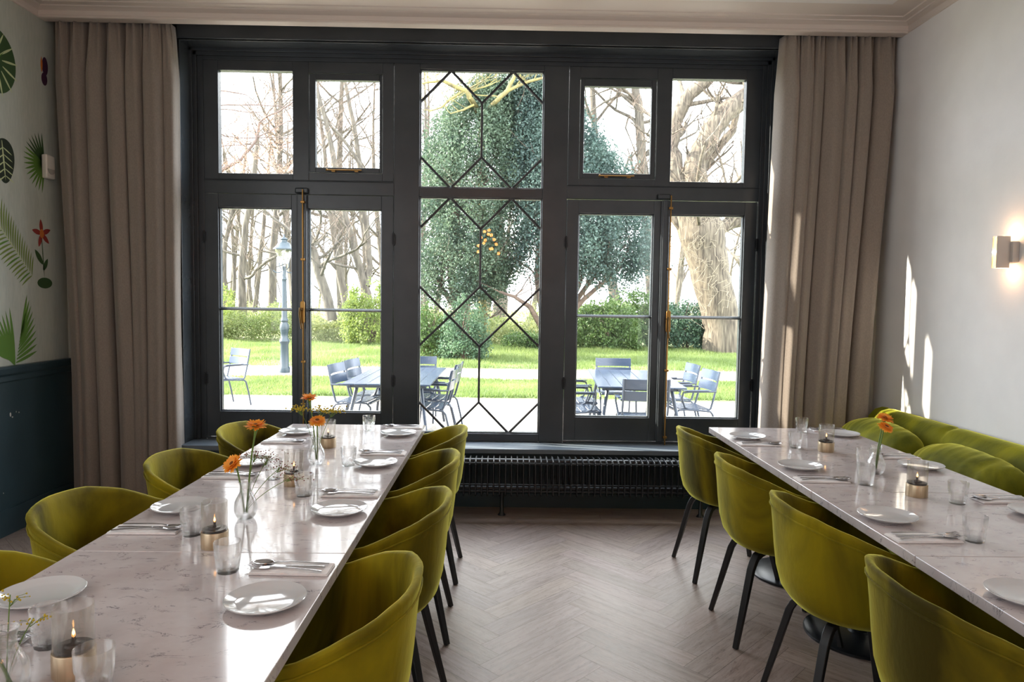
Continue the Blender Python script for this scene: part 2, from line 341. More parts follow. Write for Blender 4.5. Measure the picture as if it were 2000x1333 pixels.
# floor: herringbone planks, straight border by the window wall
def planks():
    W, n = .118, 5; L = W*n; vs = []; fs = []; uvs = []; tones = []
    c = math.cos(PI/4); g = .0006
    rnd = random.Random(3)
    def quad(pts, uv0, z=0):
        b = len(vs); vs.extend((p[0], p[1], z) for p in pts); fs.append((b, b+1, b+2, b+3)); uvs.extend(uv0)
        t = rnd.choice([.88, .94, .97, 1.0, 1.02, 1.06]); tt = (t, t*rnd.uniform(.975, 1.01), t*rnd.uniform(.95, 1.03), 1); tones.extend([tt]*4)
    R_ = 80; yb = 4.56
    for i in range(-R_, R_):
        for j in range(-R_, R_):
            d = (i-j) % (2*n)
            if d == 0: x0, x1, y0, y1, h = i*W, i*W+L, j*W, j*W+W, 1
            elif d == 2*n-1: x0, x1, y0, y1, h = i*W, i*W+W, j*W, j*W+L, 0
            else: continue
            P = [(x0+g, y0+g), (x1-g, y0+g), (x1-g, y1-g), (x0+g, y1-g)]
            Q = [((p[0]-p[1])*c, (p[0]+p[1])*c) for p in P]
            if all(q[0] < XL-.02 or q[0] > XR+.02 or q[1] < YB or q[1] > yb for q in Q): continue
            if sum(q[1] for q in Q)/4 > yb+.34 or not XL-.3 < sum(q[0] for q in Q)/4 < XR+.3: continue
            o1, o2 = rnd.uniform(0, 50), rnd.uniform(0, 50)
            U = [(o1, o2), (o1+L, o2), (o1+L, o2+W), (o1, o2+W)] if h else [(o1, o2), (o1, o2+W), (o1+L, o2+W), (o1+L, o2)]
            quad(Q, U, -.0005)
    for r in range(6):
        y0 = yb+r*.105; xx = XL-.02-rnd.uniform(0, 1)
        while xx < XR:
            l = rnd.uniform(.9, 1.6); o1, o2 = rnd.uniform(0, 50), rnd.uniform(0, 50)
            quad([(xx+g, y0+g), (xx+l-g, y0+g), (xx+l-g, y0+.105-g), (xx+g, y0+.105-g)], [(o1, o2), (o1+l, o2), (o1+l, o2+.105), (o1, o2+.105)]); xx += l
    # dark joints underneath and the slab
    b = len(vs); vs.extend([(XL-.05, YB-.05, -.0015), (XR+.05, YB-.05, -.0015), (XR+.05, 5.2, -.0015), (XL-.05, 5.2, -.0015), (XL-.05, YB-.05, -.15), (XR+.05, YB-.05, -.15), (XR+.05, 5.2, -.15), (XL-.05, 5.2, -.15)])
    nf = len(fs); fs.extend([(b, b+1, b+2, b+3), (b, b+4, b+5, b+1), (b+1, b+5, b+6, b+2), (b+2, b+6, b+7, b+3), (b+3, b+7, b+4, b), (b+4, b+7, b+6, b+5)])
    uvs.extend([(0, 0)]*24); tones.extend([(1, 1, 1, 1)]*24)
    me = bpy.data.meshes.new('floor'); me.from_pydata(vs, [], fs); me.materials.append(oak); me.materials.append(gap_m)
    me.polygons.foreach_set('material_index', [0]*nf+[1]*6)
    ul = me.uv_layers.new(name='grain'); ul.data.foreach_set('uv', [c_ for u in uvs for c_ in u])
    ca = me.color_attributes.new('tone', 'FLOAT_COLOR', 'CORNER'); ca.data.foreach_set('color', [c_ for u in tones for c_ in u])
    o = bpy.data.objects.new('floor', me); C.objects.link(o); o['kind'] = 'structure'
planks()
struct('ceiling', MB().box(XL-.2, XR+.2, YB-.2, 5.3, ZC, ZC+.15), ceil_m, smooth=0)
struct('wall_right', MB().box(XR, XR+.2, YB-.2, 5.3, -.15, ZC), plaster, smooth=0)
# left wall with printed leaves on the paper
wl = MB(); wl.box(XL-.2, XL, YB-.2, 5.3, -.15, ZC)
def LW(px_y, px_z):   # wall-plane point (y,z) measured on the x=-2.95 plane
    return px_y*1.0373, 1.487+(px_z-1.487)*1.0373
dec = {'l1': mat('print_dark_leaf', '2f4a22', .8), 'l2': mat('print_mid_leaf', '567a2a', .8), 'l3': mat('print_pale_vein', 'b9c090', .8),
       'l4': mat('print_black_leaf', '1f2a1a', .8), 'l5': mat('print_purple', '3a1030', .8), 'l6': mat('print_red', '8a2c22', .8), 'l7': mat('print_olive_leaf', '6f8038', .8), 'l8': mat('print_orange', 'c06a28', .8)}
dk = list(dec)
def decal(poly, key, lift=.0012):
    wl.cur = dk.index(key)+1
    wl.add([(XL+lift, y, z) for y, z in poly], [tuple(range(len(poly)))])
    wl.cur = 0
def blade(y, z, ang, l, w_, key, lift=.0012, bend=0):
    L_, R2 = [], []
    for i in range(9):
        t = i/8; a = ang+bend*t; 
        cy = y+math.cos(ang+bend*t/2)*l*t; cz = z+math.sin(ang+bend*t/2)*l*t
        hw = w_*math.sin(PI*min(1, t*.93+.07))**.8/2
        L_.append((cy-math.sin(a)*hw, cz+math.cos(a)*hw)); R2.append((cy+math.sin(a)*hw, cz-math.cos(a)*hw))
    decal(L_+R2[::-1], key, lift)
# monstera leaf
my, mz = 4.27, 2.865
out = []
for i in range(64):
    a = 2*PI*i/64
    r = .205*(1+.12*math.cos(a*1.0-.6))
    if abs((math.degrees(a) % 360)-215) < 18: r *= .55
    out.append((my+r*math.cos(a)*.82, mz+r*math.sin(a)*.93))
decal(out, 'l1')
for i, a in enumerate([20, 48, 75, 100, 128, 155, -8, -35, -62, -90]):
    ar = math.radians(a); blade(my+.07*math.cos(ar), mz+.07*math.sin(ar), ar-.25, .14, .014, 'l3', .0018)
blade(my-.13, mz-.12, .75, .30, .012, 'l2', .002)
decal([(4.18, 2.58), (4.27, 2.60), (4.31, 2.66), (4.30, 2.73), (4.22, 2.72)], 'l1')
# veined dark leaf
vy, vz = 4.335, 2.29
decal([(vy+.085*math.cos(2*PI*i/40)*(1+.2*math.sin(2*PI*i/40)), vz+.135*math.sin(2*PI*i/40)) for i in range(40)], 'l4')
blade(vy-.02, vz+.12, -PI/2+.1, .24, .012, 'l3', .0018)
for i in range(5):
    for sg in (-1, 1): blade(vy-.012+.004*i, vz+.08-.042*i, -PI/2+sg*1.05+.1, .085, .008, 'l3', .0019)
# palm fans behind the sensor and over the rail
for i in range(17): blade(4.70, 2.345, math.radians(95+i*10.5), .20-.0*i, .018, 'l2' if i > 5 else 'l1')
for i in range(12): blade(4.375-.004*i, 1.03+.004*i, math.radians(92+i*5.5), .37-.019*i, .024, 'l2', .0012+.00005*i, .12)
for i in range(10): blade(4.385+.006*i, 1.05+.021*i, math.radians(14+i*6.5), .21+.004*i, .021, 'l2', .002, .1)
# long palm frond running down from the upper left
for i in range(22):
    t = i/21; y, z = 4.17+.385*t, 2.00-.40*t
    blade(y, z, math.radians(100-10*t), .23-.10*t, .013, 'l7', .0013, -.3)
    blade(y, z, math.radians(188+18*t), .20-.08*t, .013, 'l7' if i % 5 else 'l2', .0014, .3)
blade(4.15, 2.02, -.80, .62, .007, 'l3', .002)
# orchid and fruit prints by the curtain
oy, oz = 4.66, 1.88
for a in (95, 170, 250, 20, 320): blade(oy, oz, math.radians(a), .095, .034, 'l6')
decal([(oy+.022*math.cos(2*PI*i/16), oz+.03*math.sin(2*PI*i/16)) for i in range(16)], 'l8', .002)
blade(oy+.0, oz-.03, -PI/2+.06, .27, .009, 'l1'); blade(oy+.005, oz-.20, math.radians(130), .12, .04, 'l1'); blade(oy+.01, oz-.24, math.radians(60), .09, .035, 'l1')
decal([(oy+.02+.075*math.cos(2*PI*i/20), oz-.325+.036*math.sin(2*PI*i/20)) for i in range(20)], 'l1')
decal([(4.735+.03*math.cos(2*PI*i/20), 2.985+.06*math.sin(2*PI*i/20)) for i in range(20)], 'l5')
decal([(4.725+.03*math.cos(2*PI*i/20), 2.90+.042*math.sin(2*PI*i/20)) for i in range(20)], 'l5', .0016)
blade(4.70, 2.94, PI/2, .10, .02, 'l8', .002)
struct('wall_left', wl, [wallpaper]+[dec[k] for k in dk], smooth=0)
# dado panelling and rail on the left wall
zd = 1.037
dd = MB(); dd.prism([(XL, 0), (XL+.018, 0), (XL+.018, zd-.10), (XL+.03, zd-.09), (XL+.03, zd-.06), (XL+.045, zd-.045), (XL+.05, zd-.012), (XL+.045, zd), (XL, zd)], YB, 4.92, 'y')
dd.box(XL+.018, XL+.032, YB, 4.92, 0, .16)
dd.cur = 1
rc = random.Random(4)
for y, z, a, b_ in [(4.30, .735, .008, .018), (4.35, .745, .005, .006), (4.375, .738, .006, .005), (4.315, .718, .008, .006), (4.10, .70, .003, .009), (4.12, .702, .002, .003), (4.12, .38, .004, .004), (4.17, .26, .006, .006), (4.22, .265, .004, .005)]:
    dd.add([(XL+.0186, y+a*math.cos(2*PI*i/7)*rc.uniform(.6, 1.2), z+b_*math.sin(2*PI*i/7)*rc.uniform(.6, 1.2)) for i in range(7)], [tuple(range(7))])
struct('trim_1', dd, [paint_flat, mat('chipped_paint', 'b8b4a8', .8)], smooth=0)
# window wall round the opening
wb_ = MB(); wb_.box(XL, ox0-.001, YW, 5.30, -.15, ZC); wb_.box(ox1, XR, YW, 5.30, -.15, ZC); wb_.box(ox0, ox1, YW, 5.30, oz1, ZC)
struct('wall_back', wb_, wallpaper, smooth=0)
# rest of the room behind the camera: plain wall
wf = MB(); wf.box(XL, XR, YB-.2, YB, -.15, ZC)
struct('wall_front', wf, plaster, smooth=0)
# cornice with pelmet over the curtains, and side runs
PY = 4.68; zb = 3.281
pc = MB(); prof = [(PY, zb), (PY-.006, zb+.004), (PY-.006, zb+.014), (PY-.0, zb+.018), (PY-.004, zb+.045), (PY-.03, zb+.058), (PY-.04, zb+.06), (PY-.045, zb+.066), (PY-.085, zb+.070), (PY-.09, zb+.076), (PY-.25, ZC), (PY+.07, ZC), (PY+.07, zb)]
pc.prism(prof, XL, XR, 'x')
struct('trim_2', pc, cornice_m, smooth=25)
for nm, xw, sg in (('trim_3', XL, 1), ('trim_4', XR, -1)):
    q = MB(); q.prism([(xw+sg*(PY-a), b_) for a, b_ in prof[:-2]]+[(xw, ZC), (xw, zb)], YB, PY+.03, 'y'); struct(nm, q, cornice_m, smooth=25)
# casing, reveal lining, sill, radiator niche
tr = MB()
cz = oz1+.0
for x0, x1 in ((ox0-.075, ox0), (ox1, ox1+.075)): tr.box(x0, x1, YW-.022, YW, 0, zb+.05)
tr.box(ox0-.075, ox1+.075, YW-.022, YW, oz1, zb+.075)
tr.box(ox0-.012, ox0, YW-.034, YW, 0, oz1+.012); tr.box(ox1, ox1+.012, YW-.034, YW, 0, oz1+.012); tr.box(ox0, ox1, YW-.034, YW, oz1, oz1+.012)
tr.box(ox0-.001, ox0+.004, YW, YF+.02, 0, oz1); tr.box(ox1-.004, ox1+.001, YW, YF+.02, 0, oz1); tr.box(ox0, ox1, YW, YF+.02, oz1-.004, oz1)
# stepped inner mouldings
for d, y0 in ((.022, YF-.045), (.045, YF-.022)):
    tr.box(ox0, ox0+d, y0, YF+.03, .44, oz1); tr.box(ox1-d, ox1, y0, YF+.03, .44, oz1); tr.box(ox0, ox1, y0, YF+.03, oz1-d, oz1)
struct('trim_5', tr, paint, smooth=0, bevel=.003)
zs = .437
sl = MB(); sl.box(ox0-.03, ox1+.03, 4.853, YF+.01, zs-.036, zs); struct('trim_6', sl, sky_lit_paint, smooth=0, bevel=.005)
nb_ = MB(); nb_.box(ox0, ox1, 4.935, 5.28, -.15, zs-.036); nb_.box(ox0, ox1, 4.92, 4.936, 0, .10)
struct('wall_window', nb_, paint_flat, smooth=0)
# ---------------------------------------------------------------- windows
FD = .075   # frame thickness
def ring(mb, x0, x1, z0, z1, a0, a1, b0, b1, y0, y1):
    """frame from outer x0..x1,z0..z1 round the hole a0..a1,b0..b1"""
    mb.box(x0, a0, y0, y1, z0, z1); mb.box(a1, x1, y0, y1, z0, z1); mb.box(a0, a1, y0, y1, z0, b0); mb.box(a0, a1, y0, y1, b1, z1)
def SX(x): return x*K
def SZ(z): return 1.487+(z-1.487)*K
fr = MB()
jl, jr = ox0+.03, ox1-.03
tops = SZ(3.12); 
def mem(x0, x1, z0, z1, y0=YF, y1=YF+FD): fr.box(x0, x1, y0, y1, z0, z1)
mem(jl-.03, SX(-2.112), zs, oz1); mem(SX(1.785), jr+.03, zs, oz1)
mem(SX(-2.112), SX(1.785), tops, oz1)
mem(SX(-.787), SX(-.609), zs, tops); mem(SX(.256), SX(.430), zs, tops)
for a, b_ in ((-2.112, -.787), (.430, 1.785)):
    mem(SX(a), SX(b_), SZ(2.205), SZ(2.300)); mem(SX(a), SX(b_), zs, SZ(.482))
    fr.box(SX(a), SX(b_), YF-.012, YF, SZ(2.295), SZ(2.302))
mem(SX(-.609), SX(.256), SZ(2.203), SZ(2.268)); mem(SX(-.609), SX(.256), SZ(3.082), tops); mem(SX(-.609), SX(.256), zs, SZ(.526))
struct('trim_7', fr, paint, smooth=0, bevel=.003)
def pane(x0, x1, z0, z1, parent, y=YF+.035):
    return MB().box(x0-.004, x1+.004, y, y+.004, z0-.004, z1+.004).build('pane', pane_m, parent, smooth=0)
def sash(parent, name, x0, x1, z0, z1, a0, a1, b0, b1, proud=.006, depth=.055, munt=None, label=None):
    X0, X1, A0, A1 = map(SX, (x0, x1, a0, a1)); Z0, Z1, B0, B1 = map(SZ, (z0, z1, b0, b1)); g = .003
    m_ = MB(); ring(m_, X0+g, X1-g, Z0+g, Z1-g, A0, A1, B0, B1, YF-proud, YF+depth)
    # glazing bead
    ring(m_, A0-.001, A1+.001, B0-.001, B1+.001, A0+.008, A1-.008, B0+.008, B1-.008, YF+.012, YF+.05)
    o = m_.build(name, paint, parent, smooth=0, bevel=.0025)
    if munt: MB().prism([(YF-.002, SZ(munt)), (YF+.012, SZ(munt)+.011), (YF+.05, SZ(munt)+.011), (YF+.05, SZ(munt)-.011), (YF+.012, SZ(munt)-.011)], A0, A1, 'x').build('muntin', paint, o, smooth=0)
    pane(A0, A1, B0, B1, o)
    return o
def hinge(x, z, p):
    h = MB(); h.tube([(x, YF-.012, z-.045), (x, YF-.012, z+.045)], .006, 8); h.box(x-.014, x+.014, YF-.010, YF-.004, z-.035, z+.035)
    h.build('hinge', iron, p)
def espagnolette(x, z0, z1, zh, p):
    r = MB(); r.tube([(x, YF-.045, z0), (x, YF-.045, z1)], .0048, 8)
    rod = r.build('bolt_rod', brass, p)
    for z in (z0+.06, zh-.38, zh+.36, z1-.09):
        MB().box(x-.014, x+.014, YF-.052, YF-.028, z-.008, z+.008).build('rod_guide', brass, p, bevel=.002)
    pl = MB(); pts = [(x+.016*math.cos(t), zh+.045+.016*math.sin(t)) for t in np.linspace(0, PI, 9)]+[(x+.016*math.cos(t), zh-.085+.016*math.sin(t)) for t in np.linspace(PI, 2*PI, 9)]
    pl.prism(pts, YF-.060, YF-.048, 'y'); pl.build('handle_plate', brass, p, bevel=.002)
    h = MB(); h.tube([(x-.008, YF-.06, zh), (x-.008, YF-.085, zh)], .010, 10)
    h.tube([(x-.008, YF-.086, zh+.012), (x-.012, YF-.092, zh-.03), (x-.008, YF-.085, zh-.085), (x+.002, YF-.08, zh-.14)], [.008, .007, .006, .008], 8)
    h.build('handle', mat('dark_brass', '6a5230', .35, 1) if 'dark_brass' not in MATS else MATS['dark_brass'], p)
def stay(x0, x1, z, p):
    s_ = MB(); s_.tube([(x0, YF-.03, z), (x1, YF-.03, z)], .005, 8); s_.ball((x0-.004, YF-.03, z), .009); s_.box(x0+.03, x0+.055, YF-.03, YF, z-.012, z-.002); s_.box(x1-.05, x1-.025, YF-.03, YF, z-.012, z-.002)
    s_.build('casement_stay', brass, p)
def unit(name, ox, ti, fixed, vent, ventp, x0, x1, pa, pb, m0, m1, mid, zlow, munt, hz):
    w_ = bpy.data.objects.new(name, None); C.objects.link(w_); w_['kind'] = 'structure'
    # transom light: one frame with a fixed pane and an opening vent
    t0, t1, tz0, tz1 = ti
    f_ = MB(); X0, X1, Z0, Z1 = SX(t0)+.003, SX(t1)-.003, SZ(tz0)+.003, SZ(tz1)-.003
    a = [SX(fixed[0]), SX(fixed[1]), SZ(fixed[2]), SZ(fixed[3])]; v = [SX(vent[0]), SX(vent[1]), SZ(vent[2]), SZ(vent[3])]
    y0, y1 = YF-.004, YF+.055
    lo, hi = (a, v) if a[0] < v[0] else (v, a)
    f_.box(X0, lo[0], y0, y1, Z0, Z1); f_.box(lo[1], hi[0], y0, y1, Z0, Z1); f_.box(hi[1], X1, y0, y1, Z0, Z1)
    for q in (lo, hi): f_.box(q[0], q[1], y0, y1, Z0, q[2]); f_.box(q[0], q[1], y0, y1, q[3], Z1)
    top = f_.build('transom_frame', paint, w_, smooth=0, bevel=.0025); pane(a[0], a[1], a[2], a[3], top)
    vs_ = MB(); g = .004; ring(vs_, v[0]+g, v[1]-g, v[2]+g, v[3]-g, SX(ventp[0]), SX(ventp[1]), SZ(ventp[2]), SZ(ventp[3]), YF+.006, YF+.05)
    vo = vs_.build('vent_sash', paint, w_, smooth=0, bevel=.0025); pane(SX(ventp[0]), SX(ventp[1]), SZ(ventp[2]), SZ(ventp[3]), vo, YF+.03)
    xm = (v[0]+v[1])/2; stay(xm-.125, xm+.12, v[2]+.018, vo)
    zt = tz0-.095
    la = sash(w_, 'casement', x0, mid, zlow, zt, pa[0], pa[1], pa[2], pa[3], munt=munt)
    lb = sash(w_, 'casement', mid, x1, zlow, zt, pb[0], pb[1], pb[2], pb[3], munt=munt)
    for z in (.9, 1.9): hinge(SX(x0), SZ(z), la); hinge(SX(x1), SZ(z), lb)
    ast = MB(); ast.box(SX(m0)+.012, SX(m1)-.004, YF-.028, YF-.004, SZ(zlow)+.004, SZ(zt)-.004); ast.box(SX(m0)+.022, SX(m1)-.016, YF-.036, YF-.02, SZ(zlow)+.004, SZ(zt)-.004)
    ao = ast.build('meeting_stile', paint, w_, smooth=0, bevel=.004)
    espagnolette(SX(hz[0]), SZ(zlow)-.02, SZ(zt)+.03, SZ(hz[1]), ao)
    MB().box(SX(mid)-.045, SX(mid)+.05, YF-.03, YF, SZ(zt)+.004, SZ(zt)+.045).build('bolt_keeper', paint, w_, bevel=.01)
    return w_
unit('window_1', 0, (-2.112, -.787, 2.300, 3.12), (-2.008, -1.492, 2.345, 3.05), (-1.381, -.868, 2.356, 3.042), (-1.336, -.891, 2.396, 2.997),
     -2.112, -.787, (-2.015, -1.503, .668, 2.108), (-1.387, -.873, .668, 2.108), -1.474, -1.388, -1.43, .484, 1.397, (-1.414, 1.40))
unit('window_3', 0, (.430, 1.785, 2.297, 3.12), (1.153, 1.672, 2.335, 3.047), (.509, 1.048, 2.346, 3.040), (.541, 1.011, 2.386, 2.987),
     .430, 1.778, (.515, 1.046, .655, 2.105), (1.163, 1.688, .655, 2.105), 1.082, 1.155, 1.108, .484, 1.380, (1.156, 1.37))
w2 = bpy.data.objects.new('window_2', None); C.objects.link(w2); w2['kind'] = 'structure'
lead_m = mat('lead_came', '3b3a3d', .35, .5)
def leaded(x0, x1, z0, z1, segs):
    X0, X1, Z0, Z1 = SX(x0), SX(x1), SZ(z0), SZ(z1)
    m_ = MB()
    ring(m_, X0-.001, X1+.001, Z0-.001, Z1+.001, X0+.009, X1-.009, Z0+.009, Z1-.009, YF+.012, YF+.05)
    fo = m_.build('glazing_bead', paint, w2, smooth=0, bevel=.002)
    p = MB().box(X0, X1, YF+.030, YF+.034, Z0, Z1).build('pane', pane_m, w2, smooth=0)
    c = MB()
    for (u0, v0, u1, v1) in segs:
        A = Vector((X0+(X1-X0)*u0, YF+.026, Z1-(Z1-Z0)*v0)); B = Vector((X0+(X1-X0)*u1, YF+.026, Z1-(Z1-Z0)*v1))
        c.tube([A, B], .0085, 8, flat=(1, .75), upv=(0, 1, 0)); c.tube([A+Vector((0, .012, 0)), B+Vector((0, .012, 0))], .0085, 8, flat=(1, .6), upv=(0, 1, 0))
    c.build('lead_cames', lead_m, w2)
a_, b_ = .27, .73
leaded(-.609, .256, 2.268, 3.082, [(0, a_, .25, 0), (.25, 0, .5, a_), (.5, a_, .75, 0), (.75, 0, 1, a_), (.5, a_, .5, b_), (0, b_, .25, 1), (.25, 1, .5, b_), (.5, b_, .75, 1), (.75, 1, 1, b_)])
v1, v2, v3, v4, v5 = .13, .373, .502, .628, .868
leaded(-.609, .256, .526, 2.203, [(0, v1, .25, 0), (.25, 0, .5, v1), (.5, v1, .75, 0), (.75, 0, 1, v1), (.5, v1, .5, v2), (0, v2, .25, v3), (.25, v3, .5, v4), (.5, v2, .25, v3), (.25, v3, 0, v4),
       (.5, v2, .75, v3), (.75, v3, 1, v4), (1, v2, .75, v3), (.75, v3, .5, v4), (.5, v4, .5, v5), (0, v5, .25, 1), (.25, 1, .5, v5), (.5, v5, .75, 1), (.75, 1, 1, v5)])

# ---------------------------------------------------------------- curtains
def curtain(name, x0t, x1t, x0b, x1b, yc, nf, seed, label, inner):
    rnd = random.Random(seed); nx, nz = nf*40, 46
    ztop, zbot = 3.30, .015
    ws = [rnd.uniform(.6, 1.5) for _ in range(nf)]; tot = sum(ws); edges = [0]
    for a in ws: edges.append(edges[-1]+a/tot)
    amps = [rnd.uniform(.6, 1.15) for _ in range(nf+1)]; sk = [rnd.uniform(-.25, .25) for _ in range(nf+1)]
    rows = []
    for k in range(nz+1):
        v = k/nz; z = ztop+(zbot-ztop)*v
        top = max(0, 1-v*9)             # gathered heading
        row = []
        for i in range(nx+1):
            u = i/nx; f = np.searchsorted(edges, u, 'right')-1; f = min(max(f, 0), nf-1)
            t = (u-edges[f])/(edges[f+1]-edges[f]); am = amps[f]*(1-t)+amps[f+1]*t
            ph = 2*PI*t
            y = (.062-.145*am*abs(math.sin(PI*t))**.7)*(1-.55*top)+.006*math.sin(3*ph+f)*(.5+v*.5)
            ed = u if inner > 0 else 1-u
            y += .075*ease(0, 1, (ed-.90)/.10)*(1-.5*top)
            y += top*.016*math.cos(3*ph+f)
            xo = (-.020*math.sin(ph)+.022*math.sin(f*2.3+1)*math.sin(PI*t)**2)*(1-top*.7)
            xb = ease(0, 1, v*1.15); X0 = x0t+(x0b-x0t)*xb; X1 = x1t+(x1b-x1t)*xb
            sway = .012*math.sin(v*3+f*1.7)*v
            row.append((X0+(X1-X0)*u+xo+sway, yc+y+.005*math.sin(v*5+f), z))
        rows.append(row)
    m = MB().grid(rows); 
    o = m.build(name, linen, smooth=180)
    md = o.modifiers.new('thick', 'SOLIDIFY'); md.thickness = .004
    return tag(o, label, 'curtain', 'floor length curtains at the window')
curtain('curtain', -3.015, -2.255, -2.945, -2.26, 4.785, 7, 5, 'taupe linen curtain gathered at the left side of the window, beside the leaf wallpaper', 1)
curtain('curtain', 1.86, 2.615, 1.815, 2.52, 4.785, 7, 9, 'taupe linen curtain gathered at the right side of the window, beside the plain wall', -1)
hk = thing('curtain_tieback_hook', 'small metal tieback hook on the dark casing beside the left curtain', 'hook', (-2.295, YW-.023, 1.085))
MB().lathe([(0, 0), (.016, 0), (.016, .006), (0, .006)], 14, mtx=Matrix.Rotation(PI/2, 4, 'X')).build('rosette', steel, hk)
MB().tube([(0, -.005, 0), (0, -.04, 0), (0, -.055, .012), (0, -.055, .03)], .005, 8).build('hook_arm', steel, hk)
# ---------------------------------------------------------------- radiator
rad = thing('column_radiator', 'long low black column radiator under the window sill', 'radiator', (0, 0, 0))
def rad_section():
    m = MB()
    m.prism([(4.652, .165), (4.672, .15), (4.690, .165), (4.690, .365), (4.80, .365), (4.80, .165), (4.818, .15), (4.838, .165), (4.838, .372), (4.80, .398), (4.69, .398), (4.652, .372)], -.0035, .0035, 'x')
    for y in (4.671, 4.819): m.tube([(0, y, .16), (0, y, .385)], .0085, 8, flat=(.85, 1.25), upv=(0, 1, 0))
    m.tube([(0, 4.655, .392), (0, 4.745, .402), (0, 4.836, .392)], [.003, .004, .003], 6)
    for z in (.185, .375): m.tube([(-.0205, 4.745, z), (.0205, 4.745, z)], .019, 12); m.tube([(-.0205, 4.672, z), (.0205, 4.672, z)], .008, 8)
    m.tube([(-.0205, 4.66, .235), (.0205, 4.66, .235)], .0035, 6)
    return m.build('radiator_section', radiator_m, rad)
s0 = rad_section(); nsec = 80; xs0 = -1.80
s0.location.x = xs0
for i in range(1, nsec):
    c = s0.copy(); C.objects.link(c); c.parent = rad; c.location.x = xs0+i*.0405
for x in (xs0+.02, 0, xs0+79*.0405-.02): MB().tube([(x, 4.745, 0), (x, 4.745, .02), (x, 4.745, .17)], [.03, .014, .012], 10).build('foot', radiator_m, rad)
# ---------------------------------------------------------------- wall lamp, detector
sx, sy, sz = XR, 3.60, 1.77
wlm = thing('wall_lamp', 'slim pale metal wall lamp glowing warm up and down the right wall', 'lamp', (sx, sy, sz))
sh = MB(); sh.box(-.108, -.038, -.0175, -.0145, -.082, .082); sh.box(-.108, -.038, .0145, .0175, -.082, .082); sh.box(-.041, -.038, -.0145, .0145, -.082, .082)
shd = sh.build('lamp_shade', mat('lamp_metal', 'c4bcb5', .4, .2), wlm, smooth=0, bevel=.0008)
MB().box(-.038, 0, -.035, .035, -.055, .055).build('wall_bracket', MATS['lamp_metal'], wlm, smooth=0, bevel=.006)
MB().box(-.104, -.050, -.0142, .0142, -.070, .070).build('light_strip', emis('warm_strip', 'ffb45c', 3.0), shd)
MB().ball((-.108, 0, 0), .010, 12, 8).build('bulb', emis('warm_bulb', 'ffe0b0', 20), shd)
light('wall_lamp_light', 'POINT', (sx-.055, sy, sz+.095), (0, 0, 0), .38, (1, .60, .32), shadow_soft_size=.012)
light('wall_lamp_light', 'POINT', (sx-.055, sy, sz-.095), (0, 0, 0), .38, (1, .60, .32), shadow_soft_size=.012)
dt = thing('motion_detector', 'small white motion detector on the leaf wallpaper by the left curtain', 'detector', (XL, 4.72, 2.325))
MB().box(0, .035, -.045, .045, -.078, .078).build('housing', mat('detector_plastic', 'd6cfc4', .5), dt, bevel=.008)
lz = MB(); lz.prism([(.036*math.cos(t), -.015+.034*math.sin(t)) for t in np.linspace(PI, 2*PI, 12)], .034, .040, 'x'); lz.build('lens', mat('detector_lens', 'a9a49c', .35), dt)
# ---------------------------------------------------------------- dining tables
def make_table(w, l):
    t = thing('dining_table', 'x', 'table')
    g = .0016
    MB().box(-w/2, w/2, -l/2+g, l/2-g, .718, .75).build('tabletop', marble, t, smooth=0, bevel=.0018)
    MB().lathe([(0, 0), (.235, 0), (.235, .010), (.225, .016), (.05, .022), (.042, .03), (0, .03)], 40).build('base_plate', iron, t)
    MB().tube([(0, 0, .02), (0, 0, .70)], .034, 20).build('column', iron, t)
    MB().box(-.2, .2, -.2, .2, .700, .717).build('top_plate', iron, t)
    return t
tl = Maker(make_table(.772, .6855)); tr_ = Maker(make_table(.797, .693))
ORD = ['nearest the window', 'second from the window', 'third from the window', 'fourth from the window', 'fifth from the window']
LY = [4.025-.342-.684*i for i in range(5)]; RY = [4.078-.3465-.693*i for i in range(5)]
for i in range(5):
    tl.place((-.835, LY[i], 0), 0, 'pale quartz topped table in the left row, '+ORD[i], 'tables in the left row')
    tr_.place((1.619, RY[i], 0), 0, 'pale quartz topped pedestal table in the right row, '+ORD[i], 'tables in the right row')
